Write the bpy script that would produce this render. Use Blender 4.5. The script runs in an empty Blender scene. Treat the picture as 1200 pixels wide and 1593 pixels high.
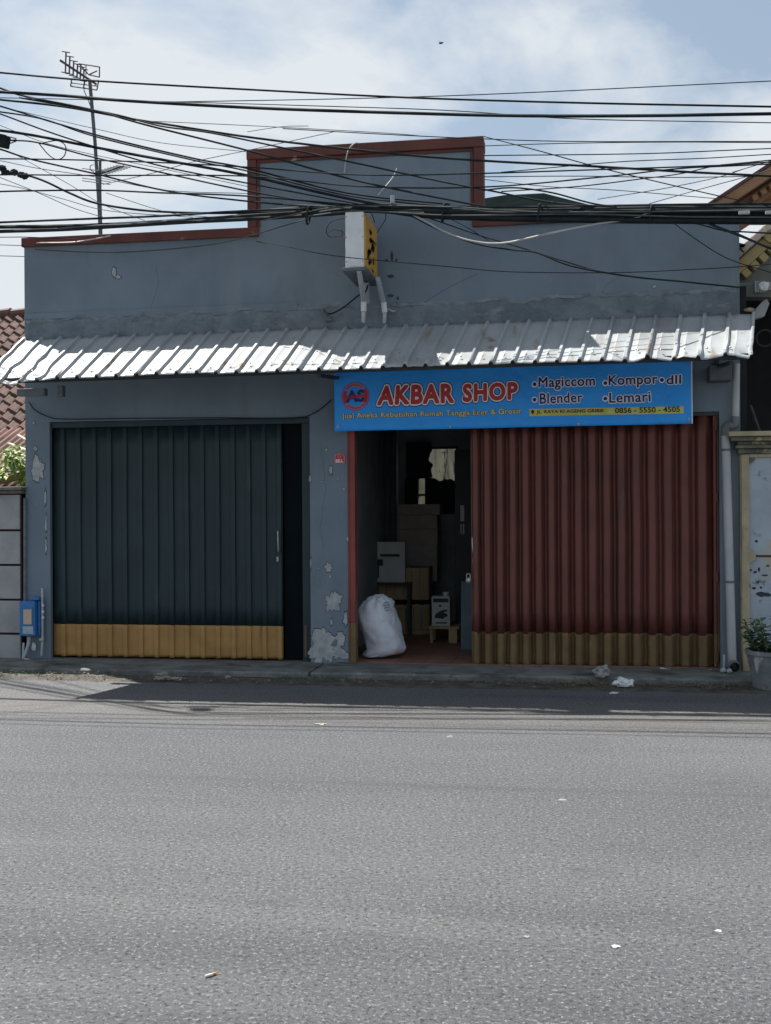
import bpy, bmesh, math, random
from mathutils import Vector, Matrix, noise

scene = bpy.context.scene
COL = scene.collection
rad = math.radians
random.seed(7)

# ------------------------------------------------------------------ camera
FPX = 1800.0                                   # focal length in photo pixels (photo 1200 x 1593)
CAM = Vector((0.0, -12.0, 1.65))
RM = (Matrix.Rotation(rad(9.2), 3, 'Z') @ Matrix.Rotation(rad(90), 3, 'X') @ Matrix.Rotation(-0.006, 3, 'Z'))
cd = bpy.data.cameras.new('camera'); cam = bpy.data.objects.new('camera', cd); COL.objects.link(cam)
cam.location = CAM; cam.rotation_mode = 'QUATERNION'; cam.rotation_quaternion = RM.to_quaternion()
cd.sensor_fit = 'VERTICAL'; cd.sensor_height = 36.0; cd.sensor_width = 36.0
cd.lens = 36.0 * FPX / 1593.0
cd.clip_start = 0.1; cd.clip_end = 2000
scene.camera = cam
scene.render.resolution_x = 771; scene.render.resolution_y = 1024

# ------------------------------------------------------------------ light
SUN_TO = Vector((-0.50, 0.35, 1.0)).normalized()      # towards the sun: high, left, a little behind the shop
SUN_EL = math.asin(SUN_TO.z); SUN_AZ = math.atan2(SUN_TO.x, SUN_TO.y)
sl = bpy.data.lights.new('sun', 'SUN'); sl.energy = 5.0; sl.angle = rad(0.53); sl.color = (1.0, 0.94, 0.85)
so = bpy.data.objects.new('sun', sl); COL.objects.link(so)
so.rotation_mode = 'QUATERNION'; so.rotation_quaternion = SUN_TO.to_track_quat('Z', 'Y'); so.location = (-8, 4, 16)

world = bpy.data.worlds.new('World'); scene.world = world; world.use_nodes = True
nt = world.node_tree; nt.nodes.clear(); N = nt.nodes.new; L = nt.links.new
sky = N('ShaderNodeTexSky'); sky.sky_type = 'NISHITA'; sky.sun_disc = False
sky.sun_elevation = SUN_EL; sky.sun_rotation = SUN_AZ % (2 * math.pi)
sky.air_density = 1.0; sky.dust_density = 2.0; sky.ozone_density = 1.0
tc = N('ShaderNodeTexCoord'); mp = N('ShaderNodeMapping'); mp.inputs['Scale'].default_value = (1, 1, 2.1)
mp.inputs['Location'].default_value = (-1.964, -2.363, -1.7136)
nz = N('ShaderNodeTexNoise'); nz.inputs['Scale'].default_value = 3.6; nz.inputs['Detail'].default_value = 8; nz.inputs['Roughness'].default_value = 0.57
nz.inputs['Distortion'].default_value = 0.25
rp = N('ShaderNodeValToRGB'); rp.color_ramp.elements[0].position = 0.42; rp.color_ramp.elements[1].position = 0.58
rp.color_ramp.elements[0].color = (0.26, 0.26, 0.26, 1); rp.color_ramp.elements[1].color = (0.97, 0.97, 0.97, 1)
mx = N('ShaderNodeMixRGB'); mx.inputs[2].default_value = (7.3, 7.75, 8.15, 1)
bg = N('ShaderNodeBackground'); bg.inputs['Strength'].default_value = 0.05
wo = N('ShaderNodeOutputWorld')
L(tc.outputs['Generated'], mp.inputs['Vector']); L(mp.outputs['Vector'], nz.inputs['Vector']); L(nz.outputs['Fac'], rp.inputs['Fac'])
tn = N('ShaderNodeMixRGB'); tn.blend_type = 'MULTIPLY'; tn.inputs[0].default_value = 1.0; tn.inputs[2].default_value = (0.94, 1.06, 1.06, 1)
L(rp.outputs['Color'], mx.inputs[0]); L(sky.outputs['Color'], tn.inputs[1]); L(tn.outputs['Color'], mx.inputs[1]); L(mx.outputs['Color'], bg.inputs['Color']); L(bg.outputs['Background'], wo.inputs['Surface'])

vs = scene.view_settings
vs.view_transform = 'Standard'; vs.look = 'None'; vs.exposure = 1.1; vs.gamma = 1.0; vs.use_curve_mapping = False

# ------------------------------------------------------------------ measuring helpers (photo pixel -> point on a real plane)
def ray(px, py): return RM @ Vector(((px - 600) / FPX, -(py - 796.5) / FPX, -1))
def P(px, py, y=0.0):
    d = ray(px, py); return CAM + d * ((y - CAM.y) / d.y)
def G(px, py, z=0.0):
    d = ray(px, py); return CAM + d * ((z - CAM.z) / d.z)

# ------------------------------------------------------------------ materials
def ramp(nt, fac, a, b):
    m = nt.nodes.new('ShaderNodeMapRange'); m.inputs['From Min'].default_value = a; m.inputs['From Max'].default_value = b
    m.interpolation_type = 'SMOOTHSTEP'
    nt.links.new(fac, m.inputs['Value']); return m.outputs['Result']

def mat(name, c1, c2=None, scale=3.0, rough=0.8, bump=0.0, bscale=60.0, spots=(), metallic=0.0, spec=0.4, stretch=(1, 1, 1), detail=6, bdist=0.01, r2=None):
    """base colour c1..c2 by noise; spots = [(colour, scale, lo, hi, stretch, seed)] extra stains and wear"""
    m = bpy.data.materials.new(name); m.use_nodes = True; t = m.node_tree
    b = t.nodes['Principled BSDF']; b.inputs['Roughness'].default_value = rough; b.inputs['Metallic'].default_value = metallic
    b.inputs['Specular IOR Level'].default_value = spec
    tc = t.nodes.new('ShaderNodeTexCoord')
    def nse(sc, st, seed, det=6, ro=0.6):
        mp = t.nodes.new('ShaderNodeMapping'); mp.inputs['Scale'].default_value = st; mp.inputs['Location'].default_value = (seed * 3.1, seed * 1.7, seed * 2.3)
        n = t.nodes.new('ShaderNodeTexNoise'); n.inputs['Scale'].default_value = sc; n.inputs['Detail'].default_value = det; n.inputs['Roughness'].default_value = ro
        t.links.new(tc.outputs['Object'], mp.inputs['Vector']); t.links.new(mp.outputs['Vector'], n.inputs['Vector']); return n.outputs['Fac']
    c2 = c2 or tuple(v * 0.8 for v in c1)
    mx = t.nodes.new('ShaderNodeMixRGB'); mx.inputs[1].default_value = (*c1, 1); mx.inputs[2].default_value = (*c2, 1)
    t.links.new(ramp(t, nse(scale, stretch, 1, detail), 0.32, 0.68), mx.inputs[0]); out = mx.outputs[0]
    for (c, sc, lo, hi, st, sd) in spots:
        k = t.nodes.new('ShaderNodeMixRGB'); k.inputs[2].default_value = (*c, 1)
        t.links.new(ramp(t, nse(sc, st, sd), lo, hi), k.inputs[0]); t.links.new(out, k.inputs[1]); out = k.outputs[0]
    t.links.new(out, b.inputs['Base Color'])
    if bump:
        bp = t.nodes.new('ShaderNodeBump'); bp.inputs['Strength'].default_value = bump; bp.inputs['Distance'].default_value = bdist
        t.links.new(nse(bscale, (1, 1, 1), 5, 8), bp.inputs['Height']); t.links.new(bp.outputs['Normal'], b.inputs['Normal'])
    return m

S1 = (1, 1, 1); SV = (1, 1, 0.12); SH = (0.15, 1, 1)
M = {}
M['wall'] = mat('blue_grey_paint', (0.166, 0.218, 0.272), (0.134, 0.178, 0.228), 1.1, 0.85, 0.35, 25, bdist=0.006,
                spots=[((0.19, 0.235, 0.265), 2.2, 0.55, 0.75, SV, 2), ((0.12, 0.163, 0.195), 1.6, 0.55, 0.78, (1, 1, 0.6), 4), ((0.125, 0.168, 0.20), 4, 0.52, 0.85, (1.2, 1, 0.12), 11), ((0.20, 0.23, 0.24), 14, 0.68, 0.72, (1, 1, .5), 13), ((0.11, 0.15, 0.14), 7, 0.66, 0.8, SV, 6), ((0.10, 0.12, 0.13), 40, 0.66, 0.78, S1, 8)])
M['sidewall'] = mat('bare_side_render', (0.20, 0.21, 0.21), (0.14, 0.15, 0.15), 2, 0.9, 0.4, 30)
M['coping'] = mat('brick_red_coping_paint', (0.132, 0.047, 0.039), (0.095, 0.038, 0.034), 3, 0.85, 0.3, 40,
                  spots=[((0.30, 0.25, 0.22), 9, 0.66, 0.72, (0.5, 1, 1), 3), ((0.07, 0.05, 0.05), 6, 0.6, 0.8, SV, 5)])
M['cement'] = mat('rough_cement', (0.175, 0.215, 0.255), (0.118, 0.150, 0.182), 5, 0.95, 1.0, 16, bdist=0.03,
                  spots=[((0.21, 0.235, 0.26), 9, 0.58, 0.7, (0.5, 1, 1), 3), ((0.06, 0.075, 0.085), 8, 0.6, 0.75, (0.5, 1, 1), 7)])
M['plaster'] = mat('bare_white_plaster', (0.40, 0.43, 0.45), (0.28, 0.31, 0.33), 14, 0.95, 0.5, 60, spots=[((0.20, 0.21, 0.21), 25, 0.62, 0.7, S1, 2)])
M['scar_edge_dark'] = mat('dark_scar_and_edge_shade', (0.04, 0.055, 0.07), None, 8, 0.9)  # dark wall scars and chips, also the painted edge shadow of plaster patches
M['roofdark'] = mat('dark_mossy_sheet', (0.008, 0.013, 0.014), (0.006, 0.009, 0.010), 4, 1.0, spec=0.0)
M['gateblue'] = mat('dark_slate_gate_paint', (0.019, 0.040, 0.049), (0.014, 0.031, 0.039), 2.0, 0.6, 0.15, 90,
                    spots=[((0.050, 0.068, 0.078), 9, 0.64, 0.8, SV, 3), ((0.013, 0.022, 0.028), 5, 0.58, 0.8, SV, 6)])
M['gatered'] = mat('dull_red_gate_paint', (0.150, 0.050, 0.039), (0.110, 0.039, 0.032), 2.4, 0.55, 0.15, 90,
                   spots=[((0.09, 0.06, 0.055), 7, 0.58, 0.8, SV, 3), ((0.05, 0.022, 0.022), 6, 0.62, 0.8, SV, 6)])
M['postred'] = mat('red_post_paint', (0.26, 0.060, 0.052), (0.19, 0.045, 0.04), 3, 0.6, spots=[((0.08, 0.03, 0.03), 10, 0.62, 0.78, SV, 3)])
M['ochre'] = mat('ochre_gate_paint', (0.40, 0.235, 0.08), (0.32, 0.185, 0.065), 4, 0.65, 0.15, 70,
                 spots=[((0.12, 0.08, 0.045), 9, 0.60, 0.78, SV, 4), ((0.10, 0.07, 0.05), 30, 0.66, 0.74, S1, 5)])
M['ochredull'] = mat('dusty_ochre_paint', (0.170, 0.110, 0.050), (0.128, 0.084, 0.040), 4, 0.7, 0.15, 70,
                     spots=[((0.075, 0.055, 0.04), 9, 0.58, 0.78, SV, 4), ((0.26, 0.2, 0.12), 16, 0.66, 0.76, SV, 9)])
M['steel'] = mat('worn_steel', (0.38, 0.38, 0.37), (0.25, 0.25, 0.25), 20, 0.4, metallic=0.7)
M['darksteel'] = mat('dark_steel', (0.05, 0.055, 0.06), None, 10, 0.55, metallic=0.3)
M['sheet'] = mat('white_roof_sheet', (0.33, 0.36, 0.385), (0.27, 0.30, 0.325), 1.5, 0.5, 0.12, 18, bdist=0.01, spec=0.5,
                 spots=[((0.15, 0.07, 0.035), 2.6, 0.63, 0.74, (1.3, .7, .7), 3), ((0.20, 0.16, 0.115), 4.0, 0.55, 0.76, (2.2, .35, .35), 6), ((0.22, 0.235, 0.25), 1.2, 0.5, 0.7, (1, .5, .5), 12), ((0.15, 0.14, 0.13), 30, 0.68, 0.76, S1, 9)])
M['black'] = mat('black_rubber', (0.014, 0.019, 0.023), (0.024, 0.030, 0.034), 10, 0.85, spec=0.12)
M['greycable'] = mat('grey_sheath', (0.085, 0.095, 0.105), (0.05, 0.06, 0.065), 6, 0.8, spec=0.2)
M['palecable'] = mat('pale_sheath', (0.42, 0.42, 0.41), (0.30, 0.30, 0.30), 6, 0.6)
M['pvc'] = mat('grey_pvc', (0.40, 0.43, 0.46), (0.32, 0.35, 0.38), 3, 0.45, spots=[((0.16, 0.17, 0.17), 5, 0.62, 0.85, SV, 3)])
M['pvcdark'] = mat('dirty_pvc', (0.16, 0.185, 0.205), (0.10, 0.12, 0.13), 9, 0.6)
M['banner'] = mat('blue_banner_vinyl', (0.024, 0.345, 0.95), (0.021, 0.320, 0.92), 2, 0.5, 0.6, 4, bdist=0.05, spec=0.4)
M['bwhite'] = mat('print_white', (0.86, 0.87, 0.92), (0.82, 0.83, 0.90), 5, 0.5)
M['bnavy'] = mat('print_navy', (0.016, 0.022, 0.16), None, 5, 0.5)
M['bblack'] = mat('print_black', (0.018, 0.02, 0.025), None, 5, 0.5)
M['bred'] = mat('print_red', (0.46, 0.035, 0.04), (0.40, 0.03, 0.035), 5, 0.5)
M['bpink'] = mat('print_salmon', (0.62, 0.17, 0.19), None, 5, 0.5)
M['byellow'] = mat('print_yellow', (0.62, 0.60, 0.14), None, 5, 0.5)
M['bcream'] = mat('print_pale_yellow', (0.74, 0.70, 0.34), None, 5, 0.5)
M['signwhite'] = mat('sign_white_enamel', (0.62, 0.65, 0.68), (0.54, 0.57, 0.60), 5, 0.45, 0.15, 7, spots=[((0.42, 0.45, 0.48), 6, 0.6, 0.8, S1, 3)])
M['signyellow'] = mat('sign_yellow_acrylic', (0.56, 0.31, 0.035), (0.50, 0.28, 0.035), 4, 0.4, spots=[((0.36, 0.2, 0.05), 6, 0.66, 0.85, SV, 3)])
M['ink'] = mat('dark_brown_ink', (0.030, 0.016, 0.010), None, 5, 0.6)
M['signbase'] = mat('sign_tray_steel', (0.10, 0.12, 0.14), (0.07, 0.085, 0.10), 8, 0.6)
M['sack'] = mat('white_woven_sack', (0.64, 0.68, 0.77), (0.55, 0.59, 0.68), 4, 0.75, 0.55, 17, bdist=0.022, spots=[((0.40, 0.42, 0.46), 5, 0.62, 0.82, S1, 3)])
M['sackprint'] = mat('faded_blue_print', (0.24, 0.29, 0.40), None, 30, 0.8)
M['inner'] = mat('dim_interior_paint', (0.28, 0.32, 0.35), (0.20, 0.24, 0.26), 2, 0.9)
M['innerleaf'] = mat('dim_corrugated_leaf', (0.075, 0.10, 0.11), (0.05, 0.07, 0.08), 3, 0.8)
M['terracotta'] = mat('terracotta_tile', (0.27, 0.135, 0.10), (0.20, 0.105, 0.085), 3, 0.5, spots=[((0.11, 0.075, 0.065), 5, 0.58, 0.8, S1, 3)])
M['grout'] = mat('floor_grout', (0.13, 0.11, 0.10), None, 5, 0.9)
M['crate'] = mat('raw_crate_wood', (0.42, 0.33, 0.19), (0.30, 0.23, 0.13), 5, 0.85, 0.3, 50, stretch=(1, 1, 0.2))
M['carton'] = mat('brown_carton', (0.30, 0.26, 0.24), (0.23, 0.20, 0.19), 4, 0.85)
M['whitecarton'] = mat('white_carton', (0.50, 0.52, 0.52), (0.42, 0.44, 0.44), 4, 0.8)
M['printblack'] = mat('carton_print', (0.05, 0.045, 0.045), None, 5, 0.8)
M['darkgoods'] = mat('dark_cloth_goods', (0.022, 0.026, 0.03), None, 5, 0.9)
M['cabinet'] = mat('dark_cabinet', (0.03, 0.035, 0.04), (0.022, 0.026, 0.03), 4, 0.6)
M['gapblack'] = mat('gap_shade_black', (0.007, 0.010, 0.013), None, 4, 0.9, spec=0.1)  # near-black colour standing in for the dark room behind the gate gap
M['board'] = mat('blue_grey_board', (0.12, 0.17, 0.20), (0.09, 0.13, 0.16), 3, 0.8)
M['yardwall'] = mat('stained_yard_wall', (0.46, 0.43, 0.32), (0.22, 0.205, 0.15), 3, 0.9, stretch=(3, 1, 0.4), spots=[((0.07, 0.07, 0.05), 5, 0.55, 0.60, (2.2, 1, 0.35), 3), ((0.10, 0.10, 0.07), 9, 0.6, 0.66, (1.5, 1, 1), 5)])
M['meterblue'] = mat('meter_box_blue', (0.035, 0.17, 0.44), (0.03, 0.14, 0.36), 6, 0.5, spots=[((0.2, 0.26, 0.32), 9, 0.66, 0.8, S1, 3)])
M['meterwin'] = mat('meter_window', (0.52, 0.40, 0.30), (0.45, 0.36, 0.28), 6, 0.3)
M['sticker'] = mat('worn_sticker', (0.35, 0.43, 0.50), (0.22, 0.3, 0.36), 20, 0.7, stretch=(0.3, 1, 1))
M['panel'] = mat('grey_wall_panel', (0.33, 0.345, 0.36), (0.26, 0.275, 0.29), 3, 0.85, 0.3, 30, spots=[((0.14, 0.16, 0.14), 7, 0.60, 0.78, (1, 1, 0.4), 3)])
M['maroon'] = mat('maroon_groove', (0.05, 0.018, 0.022), None, 5, 0.9)
M['mould'] = mat('mouldy_cap', (0.20, 0.19, 0.17), (0.10, 0.10, 0.095), 8, 0.9, 0.5, 30)
M['tile'] = mat('clay_roof_tile', (0.125, 0.070, 0.060), (0.075, 0.045, 0.040), 2.5, 0.8, 0.3, 40, spots=[((0.045, 0.033, 0.03), 6, 0.56, 0.72, S1, 3), ((0.20, 0.14, 0.12), 9, 0.64, 0.8, S1, 5)])
M['tilered'] = mat('ribbed_red_roof', (0.14, 0.075, 0.062), (0.10, 0.054, 0.047), 3, 0.8, spots=[((0.26, 0.19, 0.17), 7, 0.6, 0.8, S1, 3)])
M['batten'] = mat('bleached_batten', (0.66, 0.60, 0.48), (0.55, 0.49, 0.38), 6, 0.8)
M['bamboo'] = mat('mossy_gutter', (0.24, 0.22, 0.08), (0.16, 0.15, 0.06), 5, 0.8)
M['leaf'] = mat('bright_vine_leaf', (0.10, 0.21, 0.035), (0.20, 0.27, 0.04), 6, 0.55)
M['leafdark'] = mat('dark_pot_leaf', (0.035, 0.105, 0.05), (0.055, 0.14, 0.06), 9, 0.5)
M['stem'] = mat('plant_stem', (0.12, 0.13, 0.05), None, 9, 0.8)
M['cream'] = mat('peeling_cream_paint', (0.42, 0.36, 0.24), (0.30, 0.27, 0.19), 4, 0.85, 0.4, 30, spots=[((0.10, 0.105, 0.09), 5, 0.57, 0.72, SV, 3), ((0.19, 0.2, 0.2), 12, 0.6, 0.7, S1, 5)])
M['bluewash'] = mat('faded_blue_wash', (0.36, 0.43, 0.50), (0.29, 0.35, 0.41), 3, 0.85, 0.3, 30, spots=[((0.12, 0.135, 0.15), 7, 0.60, 0.70, S1, 3), ((0.42, 0.37, 0.25), 2, 0.58, 0.75, S1, 6), ((0.17, 0.2, 0.23), 4, 0.6, 0.8, SV, 8)])
M['mossstone'] = mat('mossy_moulding', (0.18, 0.18, 0.14), (0.08, 0.085, 0.07), 7, 0.95, 0.6, 25, spots=[((0.36, 0.31, 0.21), 9, 0.58, 0.66, S1, 3)])
M['gable'] = mat('brown_gable_boards', (0.34, 0.20, 0.12), (0.27, 0.155, 0.095), 3, 0.8)
M['gabledark'] = mat('gable_dark_line', (0.10, 0.055, 0.035), None, 3, 0.8)  # dark brown tone of the barge trim
M['gableyellow'] = mat('dull_yellow_gable', (0.46, 0.38, 0.19), (0.37, 0.31, 0.16), 4, 0.85, spots=[((0.16, 0.15, 0.11), 6, 0.62, 0.75, S1, 3)])
M['greenwall'] = mat('grey_green_render', (0.21, 0.23, 0.215), (0.16, 0.18, 0.17), 4, 0.9)
M['porchshade'] = mat('porch_shade_dark', (0.020, 0.024, 0.028), (0.014, 0.017, 0.02), 4, 0.85)  # near-black colour stands in for the shade inside the porch
M['whitetile'] = mat('pale_edge_tile', (0.52, 0.47, 0.41), (0.34, 0.29, 0.25), 8, 0.8)
M['pot'] = mat('stained_concrete_pot', (0.20, 0.225, 0.235), (0.12, 0.14, 0.15), 5, 0.9, 0.5, 30, spots=[((0.42, 0.43, 0.42), 7, 0.52, 0.62, (1, 1, 0.45), 3), ((0.05, 0.055, 0.055), 9, 0.6, 0.7, (1, 1, 0.4), 6)])
M['apron'] = mat('apron_concrete', (0.19, 0.205, 0.205), (0.10, 0.11, 0.11), 4, 0.95, 0.8, 30, bdist=0.015, spots=[((0.045, 0.05, 0.048), 3.2, 0.54, 0.68, (0.6, 1, 1), 3), ((0.25, 0.265, 0.26), 9, 0.60, 0.72, S1, 5), ((0.05, 0.05, 0.045), 26, 0.62, 0.70, S1, 8)])
M['dirt'] = mat('verge_dirt', (0.105, 0.098, 0.085), (0.045, 0.043, 0.04), 7, 0.95, 0.9, 40, spots=[((0.05, 0.055, 0.03), 5, 0.56, 0.7, S1, 3), ((0.26, 0.25, 0.22), 50, 0.66, 0.72, S1, 5)], bdist=0.02)
M['groundmat'] = mat('bare_ground', (0.15, 0.135, 0.11), (0.10, 0.09, 0.075), 0.6, 0.95, 0.5, 20)
M['litter'] = mat('white_plastic', (0.66, 0.67, 0.68), (0.5, 0.51, 0.52), 9, 0.5)
M['clearlitter'] = mat('cloudy_plastic_cup', (0.30, 0.31, 0.31), (0.2, 0.21, 0.21), 12, 0.3)
M['stone'] = mat('pale_stone', (0.30, 0.285, 0.26), (0.20, 0.19, 0.175), 10, 0.9, 0.4, 40)
M['gravelmat'] = mat('dusty_gravel', (0.15, 0.14, 0.125), (0.07, 0.068, 0.062), 30, 0.95)
M['tan'] = mat('filter_tan', (0.55, 0.27, 0.10), None, 9, 0.8)
M['antenna'] = mat('weathered_aluminium', (0.10, 0.115, 0.13), (0.07, 0.08, 0.09), 5, 0.5, metallic=0.4)

def asphalt():
    m = bpy.data.materials.new('asphalt'); m.use_nodes = True; t = m.node_tree; b = t.nodes['Principled BSDF']
    n = t.nodes.new; l = t.links.new
    tc = n('ShaderNodeTexCoord')
    def noise_(sc, det=4, ro=0.6, st=(1, 1, 1), loc=(0, 0, 0)):
        mp = n('ShaderNodeMapping'); mp.inputs['Scale'].default_value = st; mp.inputs['Location'].default_value = loc
        k = n('ShaderNodeTexNoise'); k.inputs['Scale'].default_value = sc; k.inputs['Detail'].default_value = det; k.inputs['Roughness'].default_value = ro
        l(tc.outputs['Object'], mp.inputs['Vector']); l(mp.outputs['Vector'], k.inputs['Vector']); return k.outputs['Fac']
    def mix(fac, a, c):
        x = n('ShaderNodeMixRGB'); l(fac, x.inputs[0])
        if isinstance(a, tuple): x.inputs[1].default_value = (*a, 1)
        else: l(a, x.inputs[1])
        x.inputs[2].default_value = (*c, 1); return x.outputs[0]
    c = mix(ramp(t, noise_(0.5, 5, 0.6, (0.35, 1, 1)), 0.32, 0.68), (0.108, 0.119, 0.136), (0.154, 0.166, 0.184))
    c = mix(ramp(t, noise_(0.9, 5, 0.65, (0.12, 1, 1), (3, 1, 0)), 0.52, 0.72), c, (0.088, 0.097, 0.111))
    c = mix(ramp(t, noise_(1.1, 5, 0.65, (0.10, 1, 1), (9, 4, 0)), 0.56, 0.74), c, (0.182, 0.190, 0.203))
    c = mix(ramp(t, noise_(3.5, 6, 0.7, (1, 1, 1), (2, 8, 0)), 0.64, 0.74), c, (0.088, 0.094, 0.104))
    c = mix(ramp(t, noise_(46, 6, 0.80), 0.51, 0.60), c, (0.026, 0.029, 0.034))
    c = mix(ramp(t, noise_(52, 6, 0.80, (1, 1, 1), (5, 5, 0)), 0.53, 0.62), c, (0.36, 0.375, 0.395))
    c = mix(ramp(t, noise_(1.6, 6, 0.72, (0.5, 1, 1), (7, 2, 0)), 0.60, 0.78), c, (0.082, 0.088, 0.098))
    vo = n('ShaderNodeTexVoronoi'); vo.inputs['Scale'].default_value = 26; l(tc.outputs['Object'], vo.inputs['Vector'])
    sp = n('ShaderNodeMath'); sp.operation = 'LESS_THAN'; sp.inputs[1].default_value = 0.10; l(vo.outputs['Distance'], sp.inputs[0])
    sep = n('ShaderNodeSeparateColor'); l(vo.outputs['Color'], sep.inputs[0])
    gt = n('ShaderNodeMath'); gt.operation = 'GREATER_THAN'; gt.inputs[1].default_value = 0.86; l(sep.outputs[0], gt.inputs[0])
    mu = n('ShaderNodeMath'); mu.operation = 'MULTIPLY'; l(sp.outputs[0], mu.inputs[0]); l(gt.outputs[0], mu.inputs[1])
    c = mix(mu.outputs[0], c, (0.52, 0.51, 0.49))
    # an overhead cable's shadow painted along the lane and dusty strip by the verge
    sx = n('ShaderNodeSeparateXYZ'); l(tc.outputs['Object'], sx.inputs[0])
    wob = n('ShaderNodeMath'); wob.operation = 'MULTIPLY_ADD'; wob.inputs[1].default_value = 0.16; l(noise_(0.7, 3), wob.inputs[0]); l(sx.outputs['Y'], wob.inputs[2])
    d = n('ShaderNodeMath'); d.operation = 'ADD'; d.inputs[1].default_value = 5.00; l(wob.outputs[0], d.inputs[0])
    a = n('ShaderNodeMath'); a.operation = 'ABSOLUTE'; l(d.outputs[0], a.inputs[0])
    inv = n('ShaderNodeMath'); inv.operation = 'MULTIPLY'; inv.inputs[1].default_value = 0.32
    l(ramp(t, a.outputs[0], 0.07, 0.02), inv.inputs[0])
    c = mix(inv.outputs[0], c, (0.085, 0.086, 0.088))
    du = n('ShaderNodeMath'); du.operation = 'MULTIPLY'; du.inputs[1].default_value = 0.28
    du2 = n('ShaderNodeMath'); du2.operation = 'MULTIPLY'; l(ramp(t, sx.outputs['Y'], -3.6, -2.6), du2.inputs[0]); l(ramp(t, sx.outputs['Y'], -1.7, -2.3), du2.inputs[1]); l(du2.outputs[0], du.inputs[0])
    c = mix(du.outputs[0], c, (0.185, 0.165, 0.145))
    l(c, b.inputs['Base Color'])
    b.inputs['Roughness'].default_value = 0.62; b.inputs['Specular IOR Level'].default_value = 0.45
    ad = n('ShaderNodeMath'); ad.operation = 'ADD'; l(noise_(46, 6, 0.80), ad.inputs[0]); l(noise_(150, 3, 0.7), ad.inputs[1])
    bp = n('ShaderNodeBump'); bp.inputs['Strength'].default_value = 1.0; bp.inputs['Distance'].default_value = 0.020
    l(ad.outputs[0], bp.inputs['Height']); l(bp.outputs['Normal'], b.inputs['Normal'])
    return m
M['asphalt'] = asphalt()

# ------------------------------------------------------------------ object helpers
def org(o):
    v = Vector((0, 0, 0))
    while o is not None: v += o.location; o = o.parent
    return v

def tag(o, label=None, cat=None, group=None, kind=None):
    if label: o['label'] = label
    if cat: o['category'] = cat
    if group: o['group'] = group
    if kind: o['kind'] = kind
    return o

def thing(name, label, cat, loc=(0, 0, 0), group=None):
    o = bpy.data.objects.new(name, None); COL.objects.link(o); o.location = loc; o.empty_display_size = 0.1
    return tag(o, label, cat, group)

def catmull(pts, per=8):
    if len(pts) < 3: return [Vector(p) for p in pts]
    p = [Vector(q) for q in pts]; p = [p[0] * 2 - p[1]] + p + [p[-1] * 2 - p[-2]]
    out = []
    for i in range(1, len(p) - 2):
        for k in range(per):
            s = k / per
            out.append(0.5 * ((2 * p[i]) + (p[i + 1] - p[i - 1]) * s + (2 * p[i - 1] - 5 * p[i] + 4 * p[i + 1] - p[i + 2]) * s * s + (3 * p[i] - p[i - 1] - 3 * p[i + 1] + p[i + 2]) * s ** 3))
    out.append(p[-2]); return out

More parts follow.
